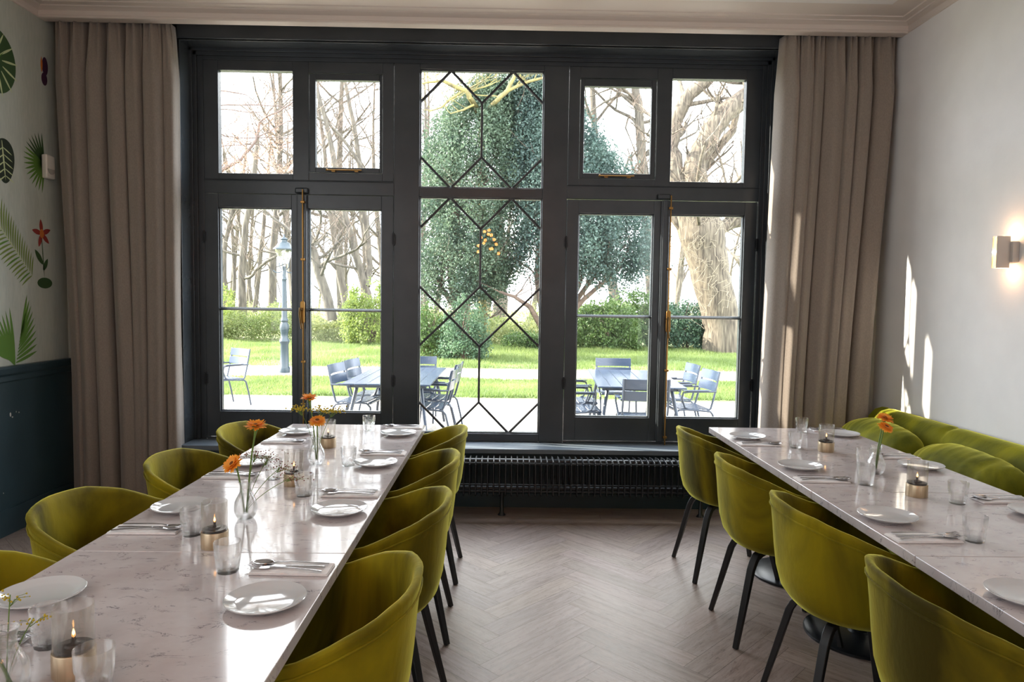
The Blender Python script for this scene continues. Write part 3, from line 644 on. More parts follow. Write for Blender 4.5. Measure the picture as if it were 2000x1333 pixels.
# ---------------------------------------------------------------- velvet tub chairs
def make_chair():
    t = thing('tub_chair', 'x', 'chair')
    A = list(range(-180, 180, 8)); 
    H = lambda a: interp([0, 35, 60, 84, 105, 130, 150, 168, 180], [.79, .780, .748, .703, .68, .62, .54, .475, .462], abs(a))
    def outer(a, rho, h):
        ar = math.radians(a); r = abs(a)
        dx = .268 if r < 90 else .262
        n_ = 2.3
        ca, sa = math.cos(ar), math.sin(ar)
        k = (abs(ca)**n_+abs(sa)**n_)**(-1/n_)
        x = -ca*k*dx*rho; y = sa*k*.292*rho
        return x, y
    prof = [(0, 0, 0), (.40, 0, 0), (.60, .015, 0), (.74, .06, 0), (.84, .15, 0), (.90, .30, 0), (.935, .5, 0), (.96, .70, 0), (.985, .86, 0), (1.005, .95, 0), (1.015, .985, 0),
            (1.0, 1.0, 0), (.965, 1.0, 0), (.935, .985, 1), (.915, .93, 1), (.885, .75, 1), (.865, .5, 1), (.845, .3, 1), (.81, .13, 1), (.76, .03, 1), (.68, 0, 1), (.40, -.012, 1), (0, -.018, 1)]
    rows = []
    for rho, h, inn in prof[1:-1]:
        row = []
        for a in A:
            hr = H(a); front = max(0, (abs(a)-140)/40)
            z0 = .45 if inn else .395+.0*front
            if h < 0: z = .45+h
            else: z = z0+(hr-z0)*h
            rr = rho
            x, y = outer(a, rr, h); row.append((x, y, z))
        rows.append(row)
    m = MB(); m.grid(rows, closed=True); n = len(A)
    m.f.append(tuple(range(n))); m.m.append(0); m.f.append(tuple(range((len(rows)-1)*n, len(rows)*n))); m.m.append(0)
    shell = m.build('upholstered_shell', velvet_m, t, smooth=180)
    pp = []
    for a in A:
        hr = H(a); x, y = outer(a, .992+.008, .9); pp.append((x, y, .395+(hr-.395)*.90))
    MB().tube(pp, .0035, 6, closed=True).build('piping', velvet_m, shell, smooth=180)
    for sx_, sy_ in ((-1, -1), (-1, 1), (1, -1), (1, 1)):
        pts = [(.06*sx_, .055*sy_, .385), (.10*sx_, .095*sy_, .387), (.128*sx_, .120*sy_, .380), (.142*sx_, .132*sy_, .362), (.155*sx_, .141*sy_, .33), (.19*sx_, .164*sy_, .17), (.228*sx_, .190*sy_, 0.0)]
        MB().tube(pts, [.019, .021, .022, .022, .021, .019, .016], 4, flat=(1, .85)).build('leg', black_wood, t, smooth=30, bevel=.003)
    MB().lathe([(0, .372), (.09, .372), (.10, .38), (.10, .397), (0, .397)], 20).build('seat_mount', black_wood, t)
    return t
ch = Maker(make_chair())
NTH = ['nearest the window', 'second from the window', 'third from the window', 'fourth from the window']
for i, (y, dx, rz) in enumerate([(3.745, .0, 0), (3.10, 0, 2), (2.44, .012, -2), (1.735, -.01, 1)]):
    ch.place((-.462+dx, y, 0), PI+math.radians(rz), 'olive velvet tub chair, aisle side of the left tables, '+NTH[i], 'velvet chairs at the left table row')
for i, (y, dx, rz) in enumerate([(3.80, 0, 3), (3.09, 0, -1), (2.43, .01, 1), (1.745, .015, -1)]):
    ch.place((1.245+dx, y, 0), math.radians(rz), 'olive velvet tub chair, aisle side of the right tables, '+NTH[i], 'velvet chairs at the right table row')
for i, (y, dx, rz) in enumerate([(3.755, 0, -3), (3.045, -.015, 2), (2.385, -.05, 4), (1.71, -.01, 0)]):
    ch.place((-1.245+dx, y, 0), math.radians(rz), 'olive velvet tub chair, wallpaper side of the left tables, '+NTH[i], 'velvet chairs at the left table row')
# ---------------------------------------------------------------- banquette
bq = thing('banquette', 'long green velvet banquette with a low channelled back along the right wall', 'banquette', (0, 0, 0))
by0, by1 = -.6, 4.66
def chan(y):   # vertical channels every 0.72 m
    d = abs(((y-.3) % .72)-.36)/.36
    return 1-max(0, d-.90)/.10*.5
rows = []
NB = 260
for i in range(NB+1):
    y = by0+(by1-by0)*i/NB; c = chan(y); row = []
    e_ = 1-max(0, (y-(by1-.03))/.03)**2*.4
    for k, (x, z) in enumerate([(2.634, .44), (2.49, .44), (2.475, .55), (2.465, .66), (2.48, .74), (2.52, .785), (2.57, .80), (2.61, .795), (2.632, .77)]):
        d = (2.634-x)*(.10*(1-c)); row.append((x+d*(1 if 0 < k < 8 else 0), y, z-(.035*(1-c) if 3 < k < 8 else 0)))
    rows.append(row)
m = MB().grid(rows); n = 9; m.f.append(tuple(range(n))); m.m.append(0); m.f.append(tuple(range(NB*n, NB*n+n))); m.m.append(0)
m.build('backrest', velvet_b, bq, smooth=60)
MB().box(2.03, 2.632, by0, by1, .30, .46).build('seat_cushion', velvet_b, bq, bevel=.03, smooth=60)
MB().box(2.055, 2.632, by0, by1, .03, .30).build('front_panel', velvet_b, bq, bevel=.005)
MB().box(2.12, 2.63, by0+.02, by1-.02, 0, .03).build('plinth', black_wood, bq)
def bolster(y0, y1, seed, label, x0=2.06, zc=.62):
    rnd = random.Random(seed); L = (y1-y0)/2; rows = []; NR, NA = 46, 40
    ph = [rnd.uniform(0, 6.28) for _ in range(6)]
    for i in range(NR+1):
        u = -1+2*i/NR; s_ = (1-abs(u)**3.6)**.5 if abs(u) < 1 else 0
        s_ = max(s_, .02); row = []
        for j in range(NA):
            t = 2*PI*j/NA; ct, st = math.cos(t), math.sin(t)
            rx, rz_ = .135*s_, .150*s_
            k = (abs(ct)**2.5+abs(st)**2.5)**(-1/2.5)
            wr = 1+(.040*math.sin(5*u+ph[0]+1.5*math.sin(t+ph[1]))+.030*math.sin(19*u+ph[2]+2.2*math.cos(t+ph[3]))*math.cos(3*u+ph[5])+.016*math.sin(43*u+3*math.sin(t+ph[4])))*(.3+.7*abs(u))
            row.append((ct*k*rx*wr+st*.03, u*L*(1-.03*abs(st)), st*k*rz_*wr))
        rows.append(row)
    m = MB().grid(rows, closed=True); m.f.append(tuple(range(NA))); m.m.append(0); m.f.append(tuple(range(NR*NA, NR*NA+NA))); m.m.append(0)
    o = m.build('cushion', velvet_b, None, smooth=180, sub=1)
    o.location = (x0+.245, (y0+y1)/2, zc-.005); o.rotation_euler = (0, math.radians(-14), 0)
    return tag(o, label, 'cushion', 'loose cushions on the banquette')
bolster(3.82, 4.60, 1, 'green velvet bolster cushion on the banquette, at the curtain end')
bolster(3.01, 3.80, 2, 'plump creased green velvet bolster cushion in the middle of the banquette')
bolster(2.20, 2.99, 3, 'green velvet bolster cushion on the banquette, at the right edge of the picture')
bolster(1.40, 2.18, 5, 'green velvet bolster cushion on the banquette, half hidden by the near table')
# ---------------------------------------------------------------- table ware
TZ = .75
def make_plate():
    o = MB().lathe([(0, .004), (.052, .004), (.056, 0), (.062, .004), (.078, .009), (.0945, .0165), (.0955, .0185), (.094, .0195), (.0925, .0185), (.072, .010), (.066, .0078), (0, .0078)], 56).build('dinner_plate', ceramic, smooth=50)
    return tag(o, 'x', 'plate')
def make_napkin():
    m = MB()
    for k in range(3): m.box(-.105+.001*k, .105-.0015*k, -.040+.0008*k, .040-.0004*k, .0012+k*.0022, .003+k*.0022)
    o = m.build('napkin', napkin_m, smooth=0, bevel=.0006); return tag(o, 'x', 'napkin')
def stem_path(l, z=.0):
    return [(-l/2, 0, .0035), (-l/2+.03, 0, .006), (-l*.1, 0, .0085), (l*.18, 0, .006)]
def make_fork():
    t = thing('fork', 'x', 'fork'); m = MB()
    m.tube([(-.10, 0, .004), (-.07, 0, .006), (0, 0, .009), (.03, 0, .008), (.045, 0, .0055)], [.0042, .004, .0026, .0026, .003], 8, flat=(1.1, .45), upv=(0, 0, 1)).build('handle', steel, t)
    h = MB(); h.prism([(.043, -.003), (.055, -.010), (.072, -.0115), (.072, .0115), (.055, .010), (.043, .003)], .004, .0058)
    for k in range(4):
        y = -.0095+k*.00633; h.tube([(.070, y, .005), (.085, y, .0065), (.104, y*.92, .0125)], [.0018, .0017, .0009], 6)
    h.build('tines', steel, t); return t
def make_spoon():
    t = thing('spoon', 'x', 'spoon'); 
    MB().tube([(-.10, 0, .004), (-.07, 0, .006), (0, 0, .009), (.035, 0, .0085), (.05, 0, .006)], [.0042, .004, .0026, .0026, .003], 8, flat=(1.1, .45), upv=(0, 0, 1)).build('handle', steel, t)
    rows = []
    for i in range(9):
        a = i/8
        rows.append([(.078+.031*a*math.cos(2*PI*j/20), .0175*a*math.sin(2*PI*j/20), .001+.0075*a*a) for j in range(20)])
    b_ = MB().grid(rows[1:], closed=True); b_.f.append(tuple(range(20))); b_.m.append(0)
    o = b_.build('bowl', steel, t, smooth=180); md = o.modifiers.new('thick', 'SOLIDIFY'); md.thickness = .0009; return t
def make_knife():
    t = thing('knife', 'x', 'knife')
    MB().tube([(-.105, 0, .004), (-.08, 0, .0045), (-.02, 0, .005), (0, 0, .005)], [.0045, .0048, .004, .0035], 8, flat=(1.1, .55), upv=(0, 0, 1)).build('handle', steel, t)
    MB().prism([(0, -.004), (.02, -.0085), (.07, -.0095), (.10, -.006), (.112, .004), (.10, .0065), (0, .005)], .0042, .0054).build('blade', steel, t); return t
def make_tumbler():
    m = MB(); n = 60
    R = [(.0265, .0), (.0275, .003), (.0285, .010), (.0300, .022), (.0312, .034), (.0322, .044), (.0335, .048), (.0342, .062), (.0352, .088), (.0349, .0895), (.0337, .0885), (.0327, .062), (.0318, .050), (.0300, .044), (.0285, .022), (.0262, .013), (0, .011)]
    rows = []
    for r, z in R[:-1]:
        row = []
        for j in range(n):
            f = 1 if z > .046 else math.cos(PI/10)/math.cos(((2*PI*j/n) % (PI/5))-PI/10)*(1.02)
            row.append((r*f*math.cos(2*PI*j/n), r*f*math.sin(2*PI*j/n), z*.93))
        rows.append(row)
    m.grid(rows, closed=True); m.f.append(tuple(range(n))); m.m.append(0); k = (len(rows)-1)*n; m.f.append(tuple(range(k, k+n))); m.m.append(0)
    return tag(m.build('tumbler', glass_m, smooth=22), 'x', 'glass')
def t_last(): return C.objects[-1]
def make_lantern():
    t = thing('oil_lantern', 'x', 'lantern')
    MB().lathe([(0, 0), (.0375, 0), (.0385, .002), (.0385, .046), (.0375, .048), (0, .048)], 40).build('base', lampwood, t)
    MB().lathe([(.0365, .048), (.0365, .134), (.0360, .1355), (.0352, .134), (.0352, .048)], 40).build('glass_cylinder', smoke_m, t, smooth=50)
    MB().lathe([(0, .049), (.034, .049), (.034, .0545), (.018, .056), (.016, .060), (.008, .061), (.0035, .063), (.0035, .074), (0, .074)], 28).build('oil_burner', wax_m, t)
    brn = t_last()
    fl = MB(); fl.lathe([(0, .074), (.0022, .077), (.0028, .080), (.0016, .085), (0, .089)], 12); fl.build('flame', flame_m, brn)
    return t
def make_vase():
    m = MB(); n = 48; prof = [(.020, 0), (.024, .002), (.031, .010), (.0365, .028), (.037, .045), (.034, .060), (.026, .076), (.0185, .090), (.0175, .108), (.0205, .119), (.0235, .124), (.0228, .1255), (.0195, .119), (.0162, .108), (.0172, .090), (.0245, .076), (.032, .060), (.0350, .045), (.0345, .028), (.029, .012), (.018, .006)]
    rows = []
    for i, (r, z) in enumerate(prof):
        row = []
        for j in range(n):
            f = 1+(.018*math.cos(2*PI*j/n*10+z*120) if .01 < z < .075 and i < 7 else 0); row.append((r*f*math.cos(2*PI*j/n), r*f*math.sin(2*PI*j/n), z))
        rows.append(row)
    m.grid(rows, closed=True); m.f.append(tuple(range(n))); m.m.append(0); k = (len(rows)-1)*n; m.f.append(tuple(range(k, k+n))); m.m.append(0)
    return tag(m.build('bud_vase', glass_m, smooth=60), 'x', 'vase')
plateM, napM, forkM, spoonM, knifeM = Maker(make_plate()), Maker(make_napkin()), Maker(make_fork()), Maker(make_spoon()), Maker(make_knife())
tumM, lanM = Maker(make_tumbler()), Maker(make_lantern())
ROWS = {'LA': (-.449, 1, 'aisle side of the left table row', [(3.728, 3.935), (3.045, 3.262), (2.358, 2.572), (1.636, 1.845)]),
        'LW': (-1.221, -1, 'wallpaper side of the left table row', [(3.742, 3.50), (3.036, 2.815), (2.372, 2.150), (1.655, 1.44)]),
        'RA': (1.2205, -1, 'aisle side of the right table row', [(3.752, 3.575), (3.076, 2.855), (2.348, 2.145), (1.70, 1.48)]),
        'RB': (2.0175, 1, 'banquette side of the right table row', [(3.862, 4.005), (3.113, 3.315), (2.408, 2.585), (1.72, 1.90)])}
SEAT = ['nearest the window', 'second from the window', 'third from the window', 'fourth from the window']
rs = random.Random(11)
for key, (xe, s_, side, L) in ROWS.items():
    for i, (yp, yn) in enumerate(L):
        where = 'at the setting %s, %s' % (SEAT[i], side)
        grp = 'place settings '+side
        plateM.place((xe-s_*(.113+rs.uniform(-.004, .004)), yp, TZ), rs.uniform(0, 6), 'white plate '+where, 'plates '+side)
        nx_ = xe-s_*.113; rz = (PI if s_ > 0 else 0)+math.radians(rs.uniform(-2, 2))
        napM.place((nx_, yn, TZ), rz, 'pale napkin '+where, 'napkins '+side)
        zn = TZ+.0076
        hx = xe-s_*.125
        for mk, nm, dy, da, ddx in ((spoonM, 'spoon', .020, 5, -.005), (knifeM, 'knife', .0, 0, .005), (forkM, 'fork', -.020, -5, .0)):
            if key in ('LW', 'RA'): dy = -dy; da = da
            mk.place((hx-s_*ddx, yn+dy, zn), rz+math.radians(da+rs.uniform(-2, 2)), 'steel %s %s' % (nm, where), nm+'s '+side)
# tumblers: (x, y, label)
for x, y, lb in [(-.731, 1.832, 'tumbler on the left tables in front of the lantern third from the window'),
                 (-.953, 2.118, 'tumbler on the left tables just left of the lantern third from the window'),
                 (-.735, 2.555, 'tumbler on the left tables just right of the lantern second from the window'),
                 (-.925, 2.785, 'tumbler on the left tables behind the nearer gerbera vase, left of a lantern'),
                 (-.676, 3.030, 'tumbler on the left tables beside the plate second from the window'),
                 (-.745, 3.846, 'tumbler at the window end of the left tables by the far plate'),
                 (-.752, 1.262, 'tumbler cut by the bottom edge of the picture, right of the nearest lantern'),
                 (-.945, 1.430, 'tumbler behind the nearest lantern in the bottom left corner'),
                 (1.502, 3.521, 'tumbler on the right tables in front of the far lantern, aisle side'),
                 (1.718, 3.953, 'tumbler at the window end of the right tables'),
                 (1.492, 2.805, 'tumbler on the right tables left of the gerbera vase, nearer of the two'),
                 (1.655, 3.135, 'tumbler on the right tables directly behind the gerbera vase'),
                 (1.705, 2.548, 'tumbler on the right tables just right of the nearer lantern'),
                 (1.486, 2.132, 'tumbler on the right tables closest to the camera')]:
    tumM.place((x, y, TZ), rs.uniform(0, 3), 'clear faceted '+lb, 'tumblers on the tables')
for x, y, lb in [(-.859, 3.402, 'on the left tables farthest from the camera'), (-.817, 2.705, 'on the left tables second from the window'), (-.843, 2.02, 'on the left tables third from the window'),
                 (-.828, 1.325, 'on the left tables, in the bottom left corner'), (1.624, 3.443, 'on the right tables, the farther of the two'), (1.608, 2.645, 'on the right tables, the nearer of the two')]:
    lanM.place((x, y, TZ), 0, 'brass based oil lantern '+lb, 'oil lanterns on the tables')
VA = [(-.850, 2.284, 'ribbed glass bud vase on the left tables holding two low orange gerberas, third table'), (-.821, 3.048, 'ribbed glass bud vase on the left tables holding yellow sprigs and gerberas'),
      (-.905, 1.25, 'glass bud vase in the bottom left corner holding a bare green stem'), (1.634, 2.990, 'ribbed glass bud vase on the right tables with two orange gerberas')]
vaM = Maker(make_vase())
for x, y, lb in VA: vaM.place((x, y, TZ), 0, lb, 'bud vases on the tables')
def bez(p0, p1, p2, n=10):
    p0, p1, p2 = map(Vector, (p0, p1, p2)); return [(1-t)**2*p0+2*t*(1-t)*p1+t*t*p2 for t in [i/n for i in range(n+1)]]
def gerbera(base, head, tilt, r, label, seed, cup=.25):
    rnd = random.Random(seed); b = Vector(base); h = Vector(head)
    t = thing('gerbera', label, 'flower', base, 0, 'orange gerberas in the vases')
    hd = h-b; N = Vector(tilt).normalized(); q = N.to_track_quat('Z', 'Y').to_matrix().to_4x4(); Mx = Matrix.Translation(hd) @ q
    MB().tube(bez((0, 0, 0), (hd.x*.3, hd.y*.3, hd.z*.6), hd-N*.016, 12), [.0028]*10+[.0026, .0034, .005], 8).build('stem', stem_m, t)
    MB().lathe([(0, -.018), (.005, -.016), (.010, -.006), (.0135, 0), (.010, .003), (0, .003)], 16, mtx=Mx).build('calyx', stem_m, t)
    p = MB()
    for ring_, (n_, rl, up_) in enumerate([(24, r, .0), (22, r*.86, .004), (18, r*.6, .008)]):
        for k in range(n_):
            a = 2*PI*(k+ring_*.37)/n_+rnd.uniform(-.06, .06); ln = rl*rnd.uniform(.88, 1.05); cu = cup*rnd.uniform(.5, 1.3); w_ = .0042
            ca, sa = math.cos(a), math.sin(a); pts = []
            for u, ww in ((.18, .5), (.5, 1.), (.82, 1.05), (1, .35)):
                rr = ln*u; z = up_+cu*rr*u-.25*rr*u*u*(1 if ring_ == 0 else 0)
                pts.append((rr*ca-sa*w_*ww, rr*sa+ca*w_*ww, z)); pts.append((rr*ca+sa*w_*ww, rr*sa-ca*w_*ww, z))
            p.add(pts, [(0, 1, 3, 2), (2, 3, 5, 4), (4, 5, 7, 6)], Mx)
    pe = p.build('petals', petal_m, t, smooth=0)
    MB().ball((0, 0, .006), r*.28, 12, 6, (1, 1, .45)).build('flower_disc', mat('gerbera_disc', '6d3a10', .9) if 'gerbera_disc' not in MATS else MATS['gerbera_disc'], pe).matrix_local = Mx
def sprig(base, pts, label, seed, m_, n_=70, spread=.05, br=.0022, grp=None):
    rnd = random.Random(seed); b = Vector(base); t = thing('dried_sprig', label, 'sprig', base, 0, grp)
    st = MB(); bl_ = MB()
    for (x, y, z) in pts:
        e = Vector((x, y, z))-b; st.tube(bez((0, 0, 0), (e.x*.25, e.y*.25, e.z*.55), e, 8), .0011, 5)
        for k in range(n_):
            c = e+Vector((rnd.gauss(0, spread), rnd.gauss(0, spread*.6), abs(rnd.gauss(0, spread*.45))-.01))
            if k % 3 == 0: st.tube([e*.86, e*.5+c*.5+Vector((0, 0, -.004)), c], .00045, 4)
            bl_.ball(c, br*rnd.uniform(.6, 1.2), 5, 3)
    st.build('stalks', stem_m, t, smooth=0); o = bl_.build('blossoms', m_, t, smooth=0); o['kind'] = 'stuff'
z0 = TZ+.02
gerbera((-.845, 2.284, z0), (-.815, 2.284, 1.058), (.05, -.15, 1), .037, 'tall orange gerbera in the vase on the left tables, its head above the second chair', 1, .35)
gerbera((-.855, 2.287, z0), (-.884, 2.268, .935), (-.45, -.65, .7), .036, 'low drooping orange gerbera in the nearer vase on the left tables', 2, .35)
gerbera((-.823, 3.048, z0), (-.855, 3.06, 1.040), (-.05, -.1, 1), .040, 'tallest orange gerbera in the far vase on the left tables', 3, .35)
gerbera((-.817, 3.045, z0), (-.812, 3.03, .945), (.1, -.35, .9), .040, 'lower orange gerbera in the far vase on the left tables', 4, .2)
gerbera((1.630, 2.988, z0), (1.668, 3.0, .992), (.15, -.3, 1), .038, 'upper orange gerbera in the vase on the right tables', 5, .3)
gerbera((1.636, 2.990, z0), (1.655, 2.965, .960), (.25, -.45, .85), .036, 'lower orange gerbera in the vase on the right tables', 6, .1)
sprig((-.850, 2.284, z0), [(-.80, 2.36, .935), (-.745, 2.33, .915), (-.70, 2.31, .885), (-.835, 2.33, .955)], 'fine dark dried sprig leaning right from the nearer vase on the left tables', 3, sprig_w, 60, .028, .0022)
sprig((-.821, 3.048, z0), [(-.90, 3.06, .995), (-.80, 3.06, .99), (-.745, 3.05, .99)], 'yellow sprig spreading from the far vase on the left tables', 4, sprig_y, 75, .028, .0036)
sprig((-.905, 1.25, z0), [(-.93, 1.30, .915), (-.88, 1.29, .875)], 'dried yellow sprig from the vase in the bottom left corner', 6, sprig_y, 22, .014, .0022)
gs = thing('green_stem', 'thick green flower stem bending left out of the bottom left vase', 'stem', (-.898, 1.25, z0))
MB().tube(bez((0, 0, 0), (-.05, 0, .13), (-.17, .01, .16), 12), .0033, 8).build('stalk', stem_m, gs)
# ---------------------------------------------------------------- pendant over the room behind the camera
pn = thing('pendant_cluster', 'warm pendant lamp hanging behind the camera, seen only as a reflection in the glass', 'lamp', (-.30, -1.6, ZC))
MB().tube([(0, 0, 0), (0, 0, -.70)], .004, 6).build('cord', iron, pn)
MB().lathe([(0, 0), (.06, 0), (.06, -.02), (0, -.02)], 20).build('ceiling_rose', brass, pn)
k_ = MB()
for i in range(14):
    a = i*2.4; rr = .18*math.sqrt(i/14)+.02; k_.ball((rr*math.cos(a), rr*math.sin(a), -.70-.03*i), .028, 10, 6)
k_.build('glass_bulbs', emis('pendant_bulb', 'ff9a4c', 34), pn)

# ---------------------------------------------------------------- garden
GZ = -.20
def at(px, py, Y):
    """the point at distance Y into the garden seen along a line of sight"""
    d = right*((px-1000)/F)+up*((666.5-py)/F)+fwd
    t = Y/d.y; return Vector((d.x*t, Y, 1.487+d.z*t))
def leaves(name, pts, size, m, parent=None, seed=0, up_bias=0, stuff=False, aspect=.55):
    rng = np.random.default_rng(seed); n = len(pts); pts = np.asarray(pts, dtype=np.float64)
    a = rng.normal(size=(n, 3)); a[:, 2] += up_bias; a /= np.linalg.norm(a, axis=1)[:, None]
    b = np.cross(a, rng.normal(size=(n, 3))); b /= np.linalg.norm(b, axis=1)[:, None]
    s = size*rng.uniform(.6, 1.3, size=(n, 1))
    V = np.empty((n, 4, 3)); V[:, 0] = pts-a*s*.5; V[:, 1] = pts+b*s*.5*aspect; V[:, 2] = pts+a*s*.5; V[:, 3] = pts-b*s*.5*aspect
    me = bpy.data.meshes.new(name); me.vertices.add(n*4); me.vertices.foreach_set('co', V.ravel())
    me.loops.add(n*4); me.loops.foreach_set('vertex_index', np.arange(n*4, dtype=np.int32))
    me.polygons.add(n); me.polygons.foreach_set('loop_start', np.arange(0, n*4, 4, dtype=np.int32))
    try: me.polygons.foreach_set('loop_total', np.full(n, 4, dtype=np.int32))
    except Exception: pass
    me.update(calc_edges=True); me.materials.append(m)
    o = bpy.data.objects.new(name, me); C.objects.link(o); o.parent = parent
    if stuff: o['kind'] = 'stuff'
    return o
def slab(name, x0, x1, y0, y1, z, m, wave=0, seed=0):
    rnd = random.Random(seed); n = 120; vs = []; k = MB()
    top = []
    for i in range(n+1):
        x = x0+(x1-x0)*i/n; d = wave*(math.sin(x*1.3+seed)+.6*math.sin(x*3.7+seed*2)+.5*rnd.uniform(-1, 1)); top.append((x, y0+d))
    for i in range(n+1):
        x = x1-(x1-x0)*i/n; d = wave*(math.sin(x*1.1+seed+2)+.6*math.sin(x*3.1+seed)+.5*rnd.uniform(-1, 1)); top.append((x, y1+d))
    k.prism(top, z-.1, z); return struct(name, k, m, smooth=0)
slab('gravel_terrace', -30, 30, 5.31, 30, GZ-.004, gravel_m)
slab('lawn', -30, 30, 11.75, 14.6, GZ, lawn_m, .10, 1)
slab('gravel_path', -30, 30, 14.55, 16.9, GZ+.001, path_m, .05, 2)
slab('lawn', -30, 30, 16.85, 26.2, GZ+.004, lawn_m, .10, 3)
slab('woodland_floor', -70, 70, 26, 110, GZ, wood_m, .3, 4)
rng = np.random.default_rng(5)
def grass(n, x0, x1, y0, y1, hgt, seed, label):
    rng = np.random.default_rng(seed); x = rng.uniform(x0, x1, n); y = rng.uniform(y0, y1, n)
    h = hgt*rng.uniform(.5, 1.2, n)*(1+.5*np.sin(x*2.1+1)*np.sin(y*1.7)); a = rng.uniform(0, 2*PI, n); w_ = .007+.004*rng.random(n); le = rng.normal(0, .4, (n, 2))*h[:, None]
    V = np.empty((n, 3, 3)); z = np.full(n, GZ-.005)
    V[:, 0] = np.stack([x-np.cos(a)*w_, y-np.sin(a)*w_, z], 1); V[:, 1] = np.stack([x+np.cos(a)*w_, y+np.sin(a)*w_, z], 1); V[:, 2] = np.stack([x+le[:, 0], y+le[:, 1], z+h], 1)
    me = bpy.data.meshes.new('grass'); me.vertices.add(n*3); me.vertices.foreach_set('co', V.ravel()); me.loops.add(n*3); me.loops.foreach_set('vertex_index', np.arange(n*3, dtype=np.int32))
    me.polygons.add(n); me.polygons.foreach_set('loop_start', np.arange(0, n*3, 3, dtype=np.int32)); me.update(calc_edges=True); me.materials.append(grass_l)
    o = bpy.data.objects.new('grass', me); C.objects.link(o); tag(o, label, 'grass', None, 'stuff')
grass(90000, -8, 8, 11.9, 14.6, .075, 1, 'grass growing on the near lawn strip beside the gravel terrace')
grass(110000, -12, 12, 17, 26, .12, 2, 'grass growing on the far lawn beyond the gravel path')
# street lamp
LP = at(556, 728, 15.5)
lp = thing('garden_lamp_post', 'old fashioned blue green lantern post standing in the grass by the path', 'lamp post', (LP.x, 15.5, GZ))
MB().lathe([(0, 0), (.115, 0), (.115, .10), (.095, .14), (.085, .62), (.10, .66), (.115, .70), (.10, .74), (.075, .78), (.08, .86), (.10, .98), (.095, 1.06), (.07, 1.12), (.085, 1.16), (.07, 1.2), (.06, 1.24), (.052, 2.0), (.05, 2.05), (.062, 2.07), (.045, 2.12), (.036, 2.36), (0, 2.36)], 16).build('post', lamp_green, lp)
cb = MB(); cb.tube([(-.24, 0, 2.27), (-.19, 0, 2.22), (-.10, 0, 2.22), (0, 0, 2.26), (.10, 0, 2.22), (.19, 0, 2.22), (.24, 0, 2.27)], .014, 8)
for s_ in (-1, 1): cb.tube([(s_*.03, 0, 2.26), (s_*.10, 0, 2.34), (s_*.11, 0, 2.44)], .011, 6); cb.tube([(0, s_*.03, 2.26), (0, s_*.10, 2.34), (0, s_*.11, 2.44)], .011, 6)
cb.build('cross_bracket', lamp_green, lp)
MB().lathe([(.095, 2.42), (.21, 2.73), (.205, 2.735), (.09, 2.425)], 6, closed=True).build('lantern_glass', glassmix('lantern_glass', (.93, .94, .93, 1), clear=.8), lp, smooth=20)
MB().lathe([(.235, 2.72), (.235, 2.745), (.17, 2.80), (.13, 2.87), (.075, 2.895), (.07, 2.93), (.085, 2.95), (.07, 2.975), (.03, 2.99), (.02, 3.02), (.012, 3.06), (0, 3.06), (0, 2.74)], 12).build('lantern_roof', lamp_green, lp, smooth=30)
# outdoor furniture
def make_armchair():
    t = thing('garden_armchair', 'x', 'chair')
    for s_ in (-1, 1):
        y = s_*.245
        MB().tube([(.285, y, 0), (.255, y, .22), (.235, y, .37), (.19, y, .415), (.10, y, .42), (-.10, y, .405), (-.195, y, .395), (-.225, y, .36), (-.27, y, .18), (-.305, y, 0)], .0125, 8, upv=(0, 1, 0)).build('leg_frame', steel_blue, t)
        MB().tube([(-.15, y*.99, .40), (-.20, y*.99, .43), (-.235, y*.99, .56), (-.30, y*.97, .87)], .0125, 8, upv=(0, 1, 0)).build('back_post', steel_blue, t)
        MB().tube([(.06, y, .42), (.12, y, .45), (.165, y*1.08, .56), (.15, y*1.1, .625), (.08, y*1.1, .635), (-.255, y*1.05, .635)], .0115, 8, upv=(0, 1, 0)).build('arm_tube', steel_blue, t)
        MB().box(-.16, .16, y*1.1-.022, y*1.1+.022, .644, .656).build('armrest', slat_blue, t, bevel=.004)
    for k in range(4):
        x0 = -.19+.098*k; MB().box(x0, x0+.090, -.235, .235, .415+.004*k, .427+.004*k).build('seat_slat', slat_blue, t, bevel=.004)
    MB().box(.20, .245, -.235, .235, .40, .432).build('seat_slat', slat_blue, t, bevel=.012)
    for z0_, z1_ in ((.625, .735), (.755, .865)):
        m = MB(); n = 12; rows = []
        for j in range(n+1):
            y = -.255+.51*j/n; cx = .035*(1-(y/.255)**2); r_ = []
            for z, dz in ((z0_, 0), (z0_, 1), (z1_, 1), (z1_, 0)):
                xx = -.245-(z-.63)*.20-cx; r_.append((xx+(.012 if dz else 0), y, z))
            rows.append(r_)
        m.grid(rows, closed=True); m.f.append((0, 1, 2, 3)); m.m.append(0); m.f.append(tuple(n*4+q for q in range(4))); m.m.append(0)
        m.build('back_slat', slat_blue, t, bevel=.002)
    return t
ac = Maker(make_armchair())
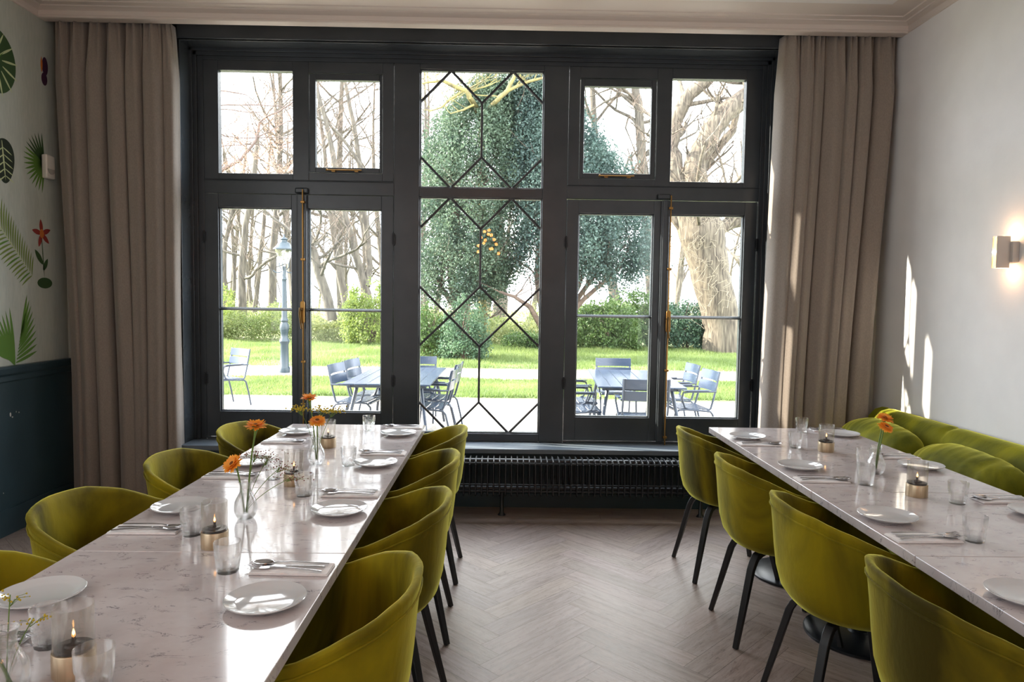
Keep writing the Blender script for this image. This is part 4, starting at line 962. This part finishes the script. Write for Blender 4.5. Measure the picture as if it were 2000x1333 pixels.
for x, y, r, lb in [(-1.80, 8.62, -8, 'at the left side of the centre garden table, nearer one'), (-1.74, 9.25, -8, 'at the left side of the centre garden table, farther one'),
                    (-1.20, 9.62, -88, 'at the far end of the centre garden table'), (-.87, 8.22, 176, 'at the right side of the centre garden table, nearer one'),
                    (-.86, 8.92, 174, 'at the right side of the centre garden table, farther one'),
                    (2.24, 8.40, 186, 'at the right side of the right garden table, nearer one'), (2.24, 9.22, 184, 'at the right side of the right garden table, farther one'),
                    (1.58, 9.72, -90, 'at the far end of the right garden table'), (1.53, 7.62, 88, 'at the near end of the right garden table'),
                    (.88, 8.12, 2, 'at the left side of the right garden table, nearer one'), (.93, 8.80, 0, 'at the left side of the right garden table, farther one'),
                    (-4.30, 10.70, -128, 'standing alone on the gravel at the left, without a table')]:
    ac.place((x, y, GZ), math.radians(r), 'blue grey slatted garden armchair '+lb, 'garden armchairs on the terrace')
def make_gtable():
    t = thing('garden_table', 'x', 'table')
    for k in range(7): 
        x0 = -.49+.1405*k; MB().box(x0, x0+.137, -.965, .965, .722, .742).build('table_slat', slat_blue, t, bevel=.004)
    f = MB(); 
    for x in (-.42, .42): f.tube([(x, -.88, .70), (x, .88, .70)], .017, 8)
    for y in (-.84, .84): f.tube([(-.42, y, .70), (.42, y, .70)], .017, 8)
    f.build('under_frame', steel_blue, t)
    for sx_ in (-1, 1):
        for sy_ in (-1, 1): MB().tube([(sx_*.36, sy_*.72, .71), (sx_*.42, sy_*.86, .35), (sx_*.47, sy_*.95, 0)], [.022, .02, .018], 8).build('leg', steel_blue, t)
    return t
gt = Maker(make_gtable())
gt.place((-1.29, 8.60, GZ), math.radians(-.5), 'slatted garden table on the gravel, behind the post left of the leaded window', 'garden tables')
gt.place((1.60, 8.62, GZ), math.radians(-3.5), 'pale blue grey slatted garden table on the gravel, seen through the right window', 'garden tables')
# ---- trees
def grow(mb, tw, p, d, r, l, depth, rnd, gnarl=.25, up_=.15, spread=.6, tl=.9):
    n = 5; pts = [p]; rs_ = [r]; q = Vector(p); dd = Vector(d).normalized()
    for i in range(n):
        dd = (dd+Vector((rnd.gauss(0, gnarl), rnd.gauss(0, gnarl), rnd.gauss(0, gnarl)*.6+up_))*.5).normalized()
        q = q+dd*l/n; pts.append(q); rs_.append(r*(1-.5*(i+1)/n))
    (mb if r > .022 else tw).tube(pts, rs_, 7 if r > .05 else (4 if r > .02 else 3))
    if depth <= 0: return
    k = rnd.choice([2, 3, 3])+(1 if depth > 2 else 0)
    for i in range(k):
        j = rnd.randint(2, n); a = rnd.uniform(0, 2*PI); o_ = Vector((math.cos(a), math.sin(a), rnd.uniform(-.1, .6)))
        nd = (dd*(1-spread)+o_*spread).normalized()
        grow(mb, tw, pts[j], nd, max(rs_[j]*rnd.uniform(.45, .75), .006), l*rnd.uniform(.55, .85), depth-1, rnd, gnarl, up_, spread, tl)
def finish(t, mb, tw, m, tm=None):
    mb.build('trunk_and_limbs', m, t, smooth=60)
    if tw.v: tw.build('twigs', tm or twig_m, t, smooth=0)
def make_wood_tree(seed, h, r, depth=4):
    rnd = random.Random(seed); t = thing('bare_tree', 'bare grey trunked tree in the wood beyond the lawn', 'tree', (0, 0, 0), 0, 'bare trees in the wood')
    mb, tw = MB(), MB(); pts = [Vector((0, 0, -.1))]; d = Vector((rnd.uniform(-.1, .1), 0, 1)); n = 9; rr = [r*1.25]
    for i in range(n):
        d = (d+Vector((rnd.gauss(0, .05), rnd.gauss(0, .05), .1))).normalized(); pts.append(pts[-1]+d*h/n); rr.append(r*(1-.85*(i+1)/n))
    mb.tube(pts, rr, 9)
    for i in range(2, n+1):
        for k in range(2 if i < 5 else 3):
            a = rnd.uniform(0, 2*PI); o_ = Vector((math.cos(a), math.sin(a), rnd.uniform(.2, .9)))
            grow(mb, tw, pts[i], o_, max(rr[i]*.5, .018), h*.20*rnd.uniform(.6, 1.1), depth-1, rnd)
    finish(t, mb, tw, bark_g); return t
protos = [Maker(make_wood_tree(21, 15, .20)), Maker(make_wood_tree(22, 13, .14)), Maker(make_wood_tree(23, 17, .26))]
rw = random.Random(77)
for i in range(36):
    Y = 32+i*.95+rw.uniform(-.4, .4); u = rw.uniform(420, 760) if i % 4 < 2 else rw.uniform(760, 1480)
    p = at(u, 600, Y); pane_ = 'left' if u < 790 else ('leaded middle' if u < 1090 else 'right')
    o_ = protos[i % 3].place((p.x, Y, GZ), rw.uniform(0, 6.28), '%s bare tree in the wood, %s the %s window' % (('tall', 'slender', 'thick trunked')[i % 3], 'nearer ones in' if i < 18 else 'farther ones in', pane_), scale=rw.uniform(.75, 1.15))
    o_['group'] = 'bare trees in the wood, %s window, %d' % (pane_, i % 3*2+(i < 18))
def path_tree(name, label, Y, trunk, radii, seed, limbs=(), m=None, depth=3, nb=8, bl=2.2, grp=None, up_=.15, twm=None, spread=.6):
    """trunk and limbs follow the lines seen in the garden at distance Y"""
    m = m or bark_g; rnd = random.Random(seed); P = [at(x, y, Y) for x, y in trunk]; base = Vector((P[0].x, Y, GZ))
    t = thing(name, label, 'tree', base, 0, grp); mb, tw = MB(), MB()
    def run(Q, R, k, l0):
        C_ = []; RR = []
        for i in range(len(Q)-1):
            for s_ in range(3):
                C_.append(Q[i].lerp(Q[i+1], s_/3)+Vector((rnd.gauss(0, 1), rnd.gauss(0, 1), 0))*min(R[i], .25)*.10); RR.append(R[i]+(R[i+1]-R[i])*s_/3)
        C_.append(Q[-1]); RR.append(R[-1]); C_ = [c-base for c in C_]
        mb.tube(C_, RR, 14 if max(R) > .2 else 8)
        for q in range(k):
            i = rnd.randint(len(C_)//3, len(C_)-1); a = rnd.uniform(0, 2*PI); o_ = Vector((math.cos(a), math.sin(a)*.6, rnd.uniform(-.1, .9)))
            grow(mb, tw, C_[i], o_, max(min(RR[i]*.4, .09), .012), l0*rnd.uniform(.5, 1.1), depth, rnd, .28, up_, spread)
    run(P, radii, nb, bl)
    for L_, R_, k in limbs:
        Q = [at(x, y, Y+dy) for x, y, dy in L_]; run(Q, R_, k, bl*.7)
    finish(t, mb, tw, m, twm); return t, mb
YT = 23.4
ot, _ = path_tree('old_tree', 'huge old tree with a leaning furrowed trunk at the right of the lawn', YT, [(1412, 694), (1409, 640), (1400, 590), (1389, 540), (1377, 490), (1368, 450), (1352, 400), (1345, 360)], [.68, .60, .62, .64, .70, .76, .60, .45], 3,
    [([(1338, 400, 0), (1318, 340, 0), (1311, 290, .2), (1318, 235, .2), (1338, 195, 0), (1375, 160, -.2), (1400, 135, -.3)], [.38, .30, .25, .24, .22, .20, .16], 6),
     ([(1365, 420, 0), (1356, 350, -.2), (1362, 310, -.2), (1385, 262, -.3), (1415, 222, -.3), (1455, 190, -.3), (1490, 160, 0)], [.50, .42, .36, .36, .34, .30, .2], 7),
     ([(1385, 470, .1), (1408, 445, .2), (1432, 436, .3), (1470, 430, .3)], [.34, .24, .19, .15], 4),
     ([(1372, 330, .2), (1400, 290, .4), (1432, 255, .5), (1440, 215, .5)], [.16, .15, .13, .10], 4),
     ([(1340, 450, 0), (1315, 425, 0), (1290, 412, .2)], [.22, .14, .08], 4)], m=bark_m, depth=3, nb=10, bl=2.4)
iv = MB(); ri = random.Random(9)
for k in range(90):
    x = ri.uniform(1325, 1430); y = ri.uniform(330, 600); q0 = at(x+(y-430)*.12, y, YT-.75)
    pts = [q0]
    for j in range(6): pts.append(pts[-1]+Vector((ri.gauss(0, .13), ri.gauss(0, .03), ri.uniform(-.24, .12))))
    iv.tube([p-ot.location for p in pts], .006, 4)
iv.build('climbing_stems', mat('pale_climber', '8d8270', .9), ot, smooth=0)['kind'] = 'stuff'
G = 'leaning trees behind the hedge'
path_tree('leaning_tree', 'thick bare trunk leaning left, right of the garden lamp post', 26, [(650, 625), (640, 590), (626, 540), (612, 492), (600, 460), (592, 400)], [.20, .19, .175, .16, .14, .10], 5, nb=9, depth=3, bl=2.6)
path_tree('forked_tree', 'bare forked tree leaning left above the pale shrub in the left window', 29, [(724, 610), (712, 555), (696, 500), (682, 450), (668, 400), (655, 330), (640, 250), (618, 170)], [.19, .17, .155, .14, .13, .12, .10, .08], 6,
    [([(716, 560, 0), (722, 520, .3), (718, 470, .5), (712, 420, .5), (705, 340, .5), (690, 240, .5), (672, 150, .5)], [.15, .14, .13, .12, .11, .09, .07], 6),
     ([(708, 330, .4), (690, 300, .3), (665, 265, .2), (640, 240, .1), (610, 225, 0)], [.08, .07, .06, .05, .04], 4),
     ([(700, 525, 0), (670, 520, -.3), (640, 512, -.4), (610, 520, -.5)], [.06, .05, .04, .03], 3)], nb=9, depth=3, bl=2.8)
path_tree('mossy_tree', 'straight grey trunk with a broken branch left of the garden lamp post', 27.5, [(473, 625), (472, 560), (474, 500), (480, 440), (492, 380), (500, 300), (506, 240)], [.16, .15, .14, .12, .11, .07, .05], 8,
    [([(474, 545, 0), (492, 540, -.4), (500, 528, -.5), (520, 512, -.6), (543, 498, -.7)], [.06, .065, .06, .055, .05], 0), ([(500, 530, -.5), (497, 560, -.6), (503, 585, -.6), (508, 602, -.6)], [.04, .03, .025, .015], 1), ([(520, 512, -.6), (540, 545, -.6), (552, 590, -.6)], [.03, .025, .015], 1)], nb=9, depth=3, bl=2.4)
path_tree('twin_trunk_tree', 'slender bare tree at the far left of the left window', 30, [(440, 620), (437, 540), (440, 470), (452, 420), (470, 370), (480, 300)], [.12, .11, .10, .09, .07, .05], 12, [([(455, 610, .4), (458, 540, .5), (455, 470, .5), (450, 410, .5)], [.09, .08, .07, .06], 4), ([(497, 610, .8), (505, 540, .8), (512, 470, .8), (520, 380, .8), (530, 260, .8)], [.11, .10, .09, .07, .04], 5)], nb=8, depth=3, bl=2.2)
path_tree('slanting_tree', 'tall pale bare trunk behind the yews, in the small right vent', 33, [(1275, 600), (1268, 480), (1262, 400), (1256, 330), (1250, 260), (1246, 200), (1238, 150)], [.26, .25, .24, .23, .22, .20, .18], 14,
    [([(1245, 200, 0), (1215, 185, 0), (1180, 200, 0), (1145, 225, 0)], [.10, .08, .05, .03], 5), ([(1250, 250, 0), (1228, 225, 0), (1222, 250, 0), (1236, 285, 0)], [.06, .05, .04, .02], 3), ([(1258, 340, 0), (1235, 330, 0), (1205, 350, 0)], [.05, .04, .02], 4), ([(1246, 190, 0), (1200, 170, 0), (1150, 190, 0)], [.07, .05, .02], 5)], nb=8, depth=3, bl=3)
path_tree('distant_trunk', 'broad pale trunk far behind the leaded window, between the yews', 34, [(975, 640), (976, 600), (976, 560), (974, 500), (970, 400)], [.42, .36, .34, .32, .28], 15, nb=3, depth=2, bl=2)
# budding branches reaching in from the left, in front of the sky
bt, _ = path_tree('budding_tree', 'thin reddish budding branches in the upper left window pane', 19, [(372, 700), (374, 560), (380, 430), (390, 370), (430, 335), (470, 312), (500, 275), (506, 240), (520, 228), (545, 218), (572, 200), (590, 190)], [.16, .14, .12, .09, .05, .04, .035, .026, .024, .022, .018, .014], 17,
    [([(503, 268, 0), (530, 255, 0), (560, 238, 0), (590, 232, 0)], [.02, .018, .014, .01], 2), ([(385, 400, 0), (400, 210, .3), (440, 205, .3), (500, 205, .3), (545, 208, .3), (580, 214, .3)], [.06, .026, .018, .015, .012, .01], 5),
     ([(400, 215, .3), (440, 213, .3), (480, 219, .3), (515, 220, .3)], [.02, .016, .012, .008], 3), ([(384, 380, 0), (425, 265, .2), (480, 270, .2), (540, 268, .2), (580, 272, .2)], [.05, .014, .013, .012, .01], 4), ([(400, 175, .3), (440, 178, .3), (480, 185, .3), (500, 200, .3)], [.03, .02, .014, .01], 4),
     ([(400, 290, .1), (440, 285, .1), (500, 282, .1), (575, 290, .1)], [.03, .014, .012, .01], 5)], m=mat('dark_branch', '5d4f48', .9), depth=2, nb=5, bl=1.3, up_=.05)
rng = np.random.default_rng(8); pb = []
for i in range(9000):
    u = rng.uniform(400, 585); v = 345-abs(rng.normal(0, 1))*75
    if v < 150 or math.sin(u*.11)+math.sin(v*.13+u*.05) < -.5: continue
    pb.append(tuple(at(u, v, 19+rng.uniform(-.8, .8))-bt.location))
leaves('buds', pb, .034, mat('red_bud', 'a5806c', .9), bt, 2)['kind'] = 'stuff'
# ---- yews
def yew(name, label, base, env, seed, lm, nclump, per, leaf, trunks):
    """env(z) -> (centre x, half width) of the crown at height z"""
    rng = np.random.default_rng(seed); t = thing(name, label, 'tree', base); b = Vector(base); pts = []
    zs_ = env[:, 0]
    while len(pts) < nclump*per:
        z = rng.uniform(zs_[0], zs_[-1]); cx = np.interp(z, zs_, env[:, 1]); hw = np.interp(z, zs_, env[:, 2])
        a = rng.uniform(0, 2*PI); rr = math.sqrt(rng.uniform(.12, 1)); dep = hw*.9
        c = np.array([cx+hw*rr*math.cos(a)*rng.uniform(.85, 1.08), dep*rr*math.sin(a), z])
        if math.sin(c[0]*2.3+z*1.1)+math.sin(c[0]*5.1-z*2.3+seed) < -1.42: continue
        sp = rng.uniform(.6, 1.4); k = rng.normal(size=(per, 3))*np.array([.13, .13, .24])*sp
        k[:, 0] *= (1-.55*np.clip(k[:, 2]/(.5*sp), -.3, 1)); pts.extend(map(tuple, c+k))
    P = np.array(pts); P[:, 0] -= b.x; P[:, 2] -= b.z
    leaves('foliage', P, leaf, lm, t, seed)['kind'] = 'stuff'
    mb, tw = MB(), MB(); rnd = random.Random(seed)
    for L_, R_ in trunks:
        Q = [at(x, y, b.y+dy)-b for x, y, dy in L_]; mb.tube(Q, R_, 10)
        for q in range(5): grow(mb, tw, Q[rnd.randint(1, len(Q)-1)], Vector((rnd.uniform(-1, 1), rnd.uniform(-.5, .5), rnd.uniform(.1, .9))), R_[-1]*.7, 1.6, 2, rnd)
    finish(t, mb, tw, yew_bark, yew_bark); return t
Y1, Y2 = 20.5, 20
p = at(905, 705, Y1)
yew('yew_tree', 'tall grey green yew with drooping plumes, left half of the leaded window', (p.x, Y1, GZ),
    np.array([[1.6, -1.2, 1.1], [2.3, -1.1, 1.6], [3.5, -.95, 1.75], [5, -.9, 1.75], [6.4, -.75, 1.5], [7.2, -.5, 1.1], [7.7, -.2, .55]]), 31, yew_l, 1900, 60, .08,
    [([(905, 705, 0), (902, 640, 0), (890, 590, 0), (880, 520, 0), (890, 440, 0), (900, 330, 0)], [.20, .17, .14, .12, .10, .06]), ([(900, 630, 0), (920, 560, -.2), (935, 470, -.2), (945, 360, 0)], [.12, .10, .08, .05]), ([(896, 610, 0), (860, 560, .1), (838, 500, .2)], [.10, .07, .04])])
p = at(1075, 700, Y2)
yew('yew_tree', 'broad blue green yew with spreading branches behind the post right of the leaded window', (p.x, Y2, GZ),
    np.array([[2.2, 2.2, 1.5], [2.8, 2.35, 2.15], [3.6, 2.25, 2.2], [4.6, 1.85, 1.95], [5.4, 1.6, 1.55], [6.3, 1.3, 1.1], [7.0, 1.1, .8], [7.6, .7, .4]]), 32, yew_b, 2300, 60, .08,
    [([(1075, 700, 0), (1066, 640, 0), (1058, 590, 0), (1050, 540, 0), (1055, 450, 0), (1080, 330, 0)], [.17, .14, .12, .10, .09, .05]), ([(1058, 640, 0), (1035, 600, -.3), (1005, 580, -.4), (975, 570, -.4)], [.09, .07, .05, .03]),
     ([(1075, 660, 0), (1105, 625, -.2), (1140, 585, -.3), (1175, 555, -.4), (1215, 520, -.4)], [.11, .09, .07, .06, .04]), ([(1080, 650, 0), (1120, 595, 0), (1160, 540, .2), (1220, 480, .2)], [.10, .08, .06, .03]), ([(1100, 630, -.2), (1130, 560, -.3), (1150, 500, -.3)], [.08, .06, .03])])
# mossy limbs over the yews at the top of the leaded window
path_tree('mossy_limb_tree', 'yellowish mossy limbs above the yews at the top of the leaded window', 23.0, [(943, 700), (942, 500), (941, 300), (940, 250)], [.16, .15, .13, .11], 41,
    [([(940, 250, 0), (937, 225, -2.2), (930, 210, -3.2), (917, 190, -4), (912, 178, -4), (895, 172, -4), (880, 165, -4), (865, 158, -4), (845, 160, -4), (825, 163, -4)], [.10, .09, .08, .07, .07, .065, .055, .045, .03, .02], 5), ([(941, 245, 0), (952, 215, -3), (972, 195, -4), (990, 178, -4), (1005, 150, -4), (1010, 120, -4)], [.08, .07, .065, .06, .05, .04], 7), ([(905, 178, -4), (878, 195, -4), (862, 210, -4), (838, 218, -4)], [.035, .03, .025, .015], 4), ([(925, 205, -3.8), (905, 215, -4), (880, 222, -4)], [.03, .03, .015], 3), ([(940, 245, 0), (945, 180, -2), (955, 130, -3)], [.06, .05, .04], 7), ([(985, 180, -4), (1030, 160, -4), (1070, 150, -4)], [.05, .04, .03], 6)], m=bark_y, depth=3, nb=0, bl=1.6, twm=bark_y)
# ---- shrubs and thicket
def shrub(label, x0, x1, ytop, Y, lm, seed, n=9000, leaf=.09, depth=1.2, ybase=None, name='garden_shrub'):
    a, b_ = at(x0, ytop, Y), at(x1, ytop, Y); cx, hw, zt = (a.x+b_.x)/2, (b_.x-a.x)/2, a.z-GZ
    rng = np.random.default_rng(seed); t = thing(name, label, 'shrub', (cx, Y, GZ)); k = max(30, n//60); pts = []
    for i in range(k):
        u = rng.uniform(-1, 1); ang = rng.uniform(0, 2*PI); rr = rng.uniform(.35, 1)**.5
        x = math.cos(ang)*rr*hw; y = math.sin(ang)*rr*depth; zz = zt*(1-.35*(x/hw)**2)*rng.uniform(.08, .95)*(1-.3*rr**4)
        pts.extend(map(tuple, np.array([x, y, zz])+rng.normal(size=(60, 3))*np.array([.16, .16, .15])*max(.6, hw*.35)))
    P = np.array(pts); P[:, 2] = np.abs(P[:, 2]); leaves('foliage', P, leaf, lm, t, seed, .5)['kind'] = 'stuff'
    st = MB(); rnd = random.Random(seed)
    for i in range(7):
        st.tube(bez((rnd.uniform(-.15, .15)*hw, rnd.uniform(-.1, .1), -.02), (rnd.uniform(-.4, .4)*hw, rnd.uniform(-.3, .3), zt*.4), (rnd.uniform(-.8, .8)*hw, rnd.uniform(-.5, .5), zt*.8), 6), [.02]*4+[.012, .01, .008], 5)
    st.build('stems', yew_bark, t); return t
shrub('pale spring green shrub at the right edge of the left window, under the forked tree', 672, 775, 530, 25.4, bush_l, 51, 11000, .10)
shrub('low yellow green shrub at the far left of the left window', 400, 452, 545, 27, bush_l, 52, 5000, .10)
shrub('bushy yellow green shrub behind the right garden table', 1115, 1250, 572, 24.5, rhodo_l, 53, 15000, .10)
shrub('tall green shrub under the broad yew, left pane of the right window', 1170, 1300, 553, 26, rhodo_l, 54, 16000, .10)
shrub('dark glossy laurel shrub beside the huge old tree', 1290, 1400, 568, 24.8, leafmat('dark_laurel_leaf', '2c4532', '48634b', .3, .8), 55, 16000, .10)
shrub('blue green young shrub in front of the yew trunk, leaded window', 866, 950, 565, 19.2, leafmat('blue_shrub_leaf', '425a43', '5c7657', .4, 1), 56, 9000, .075, .6)
shrub('low leafy shrub at the left edge of the leaded window', 800, 872, 585, 20, rhodo_l, 57, 7000, .08, .7)
shrub('rounded low green shrub at the lawn edge, right half of the leaded window', 985, 1062, 650, 24, rhodo_l, 58, 5000, .08, .6)
def thicket(label, x0, x1, Y0, Y1, h, n, m, seed):
    rng = np.random.default_rng(seed); x = rng.uniform(x0, x1, n); y = rng.uniform(Y0, Y1, n)
    hh = h*(.72+.18*np.sin(x*1.7+seed)+.14*np.sin(x*4.3+y)+.10*np.sin(x*9.1-y*3)); z = GZ+hh*rng.uniform(0, 1, n)**.7
    o = leaves('bramble_thicket', np.stack([x, y, z], 1), .085, m, None, seed, .4); tag(o, label, 'undergrowth', None, 'stuff')
thicket('bright green bramble thicket along the far edge of the lawn', -13, 4.5, 25.6, 28.5, 1.35, 60000, bramble_l, 61)
thicket('pale undergrowth of the wood behind the thicket', -24, 20, 29, 48, 1.8, 60000, leafmat('wood_undergrowth', '76844c', '8f8c66', .5, .3), 62)
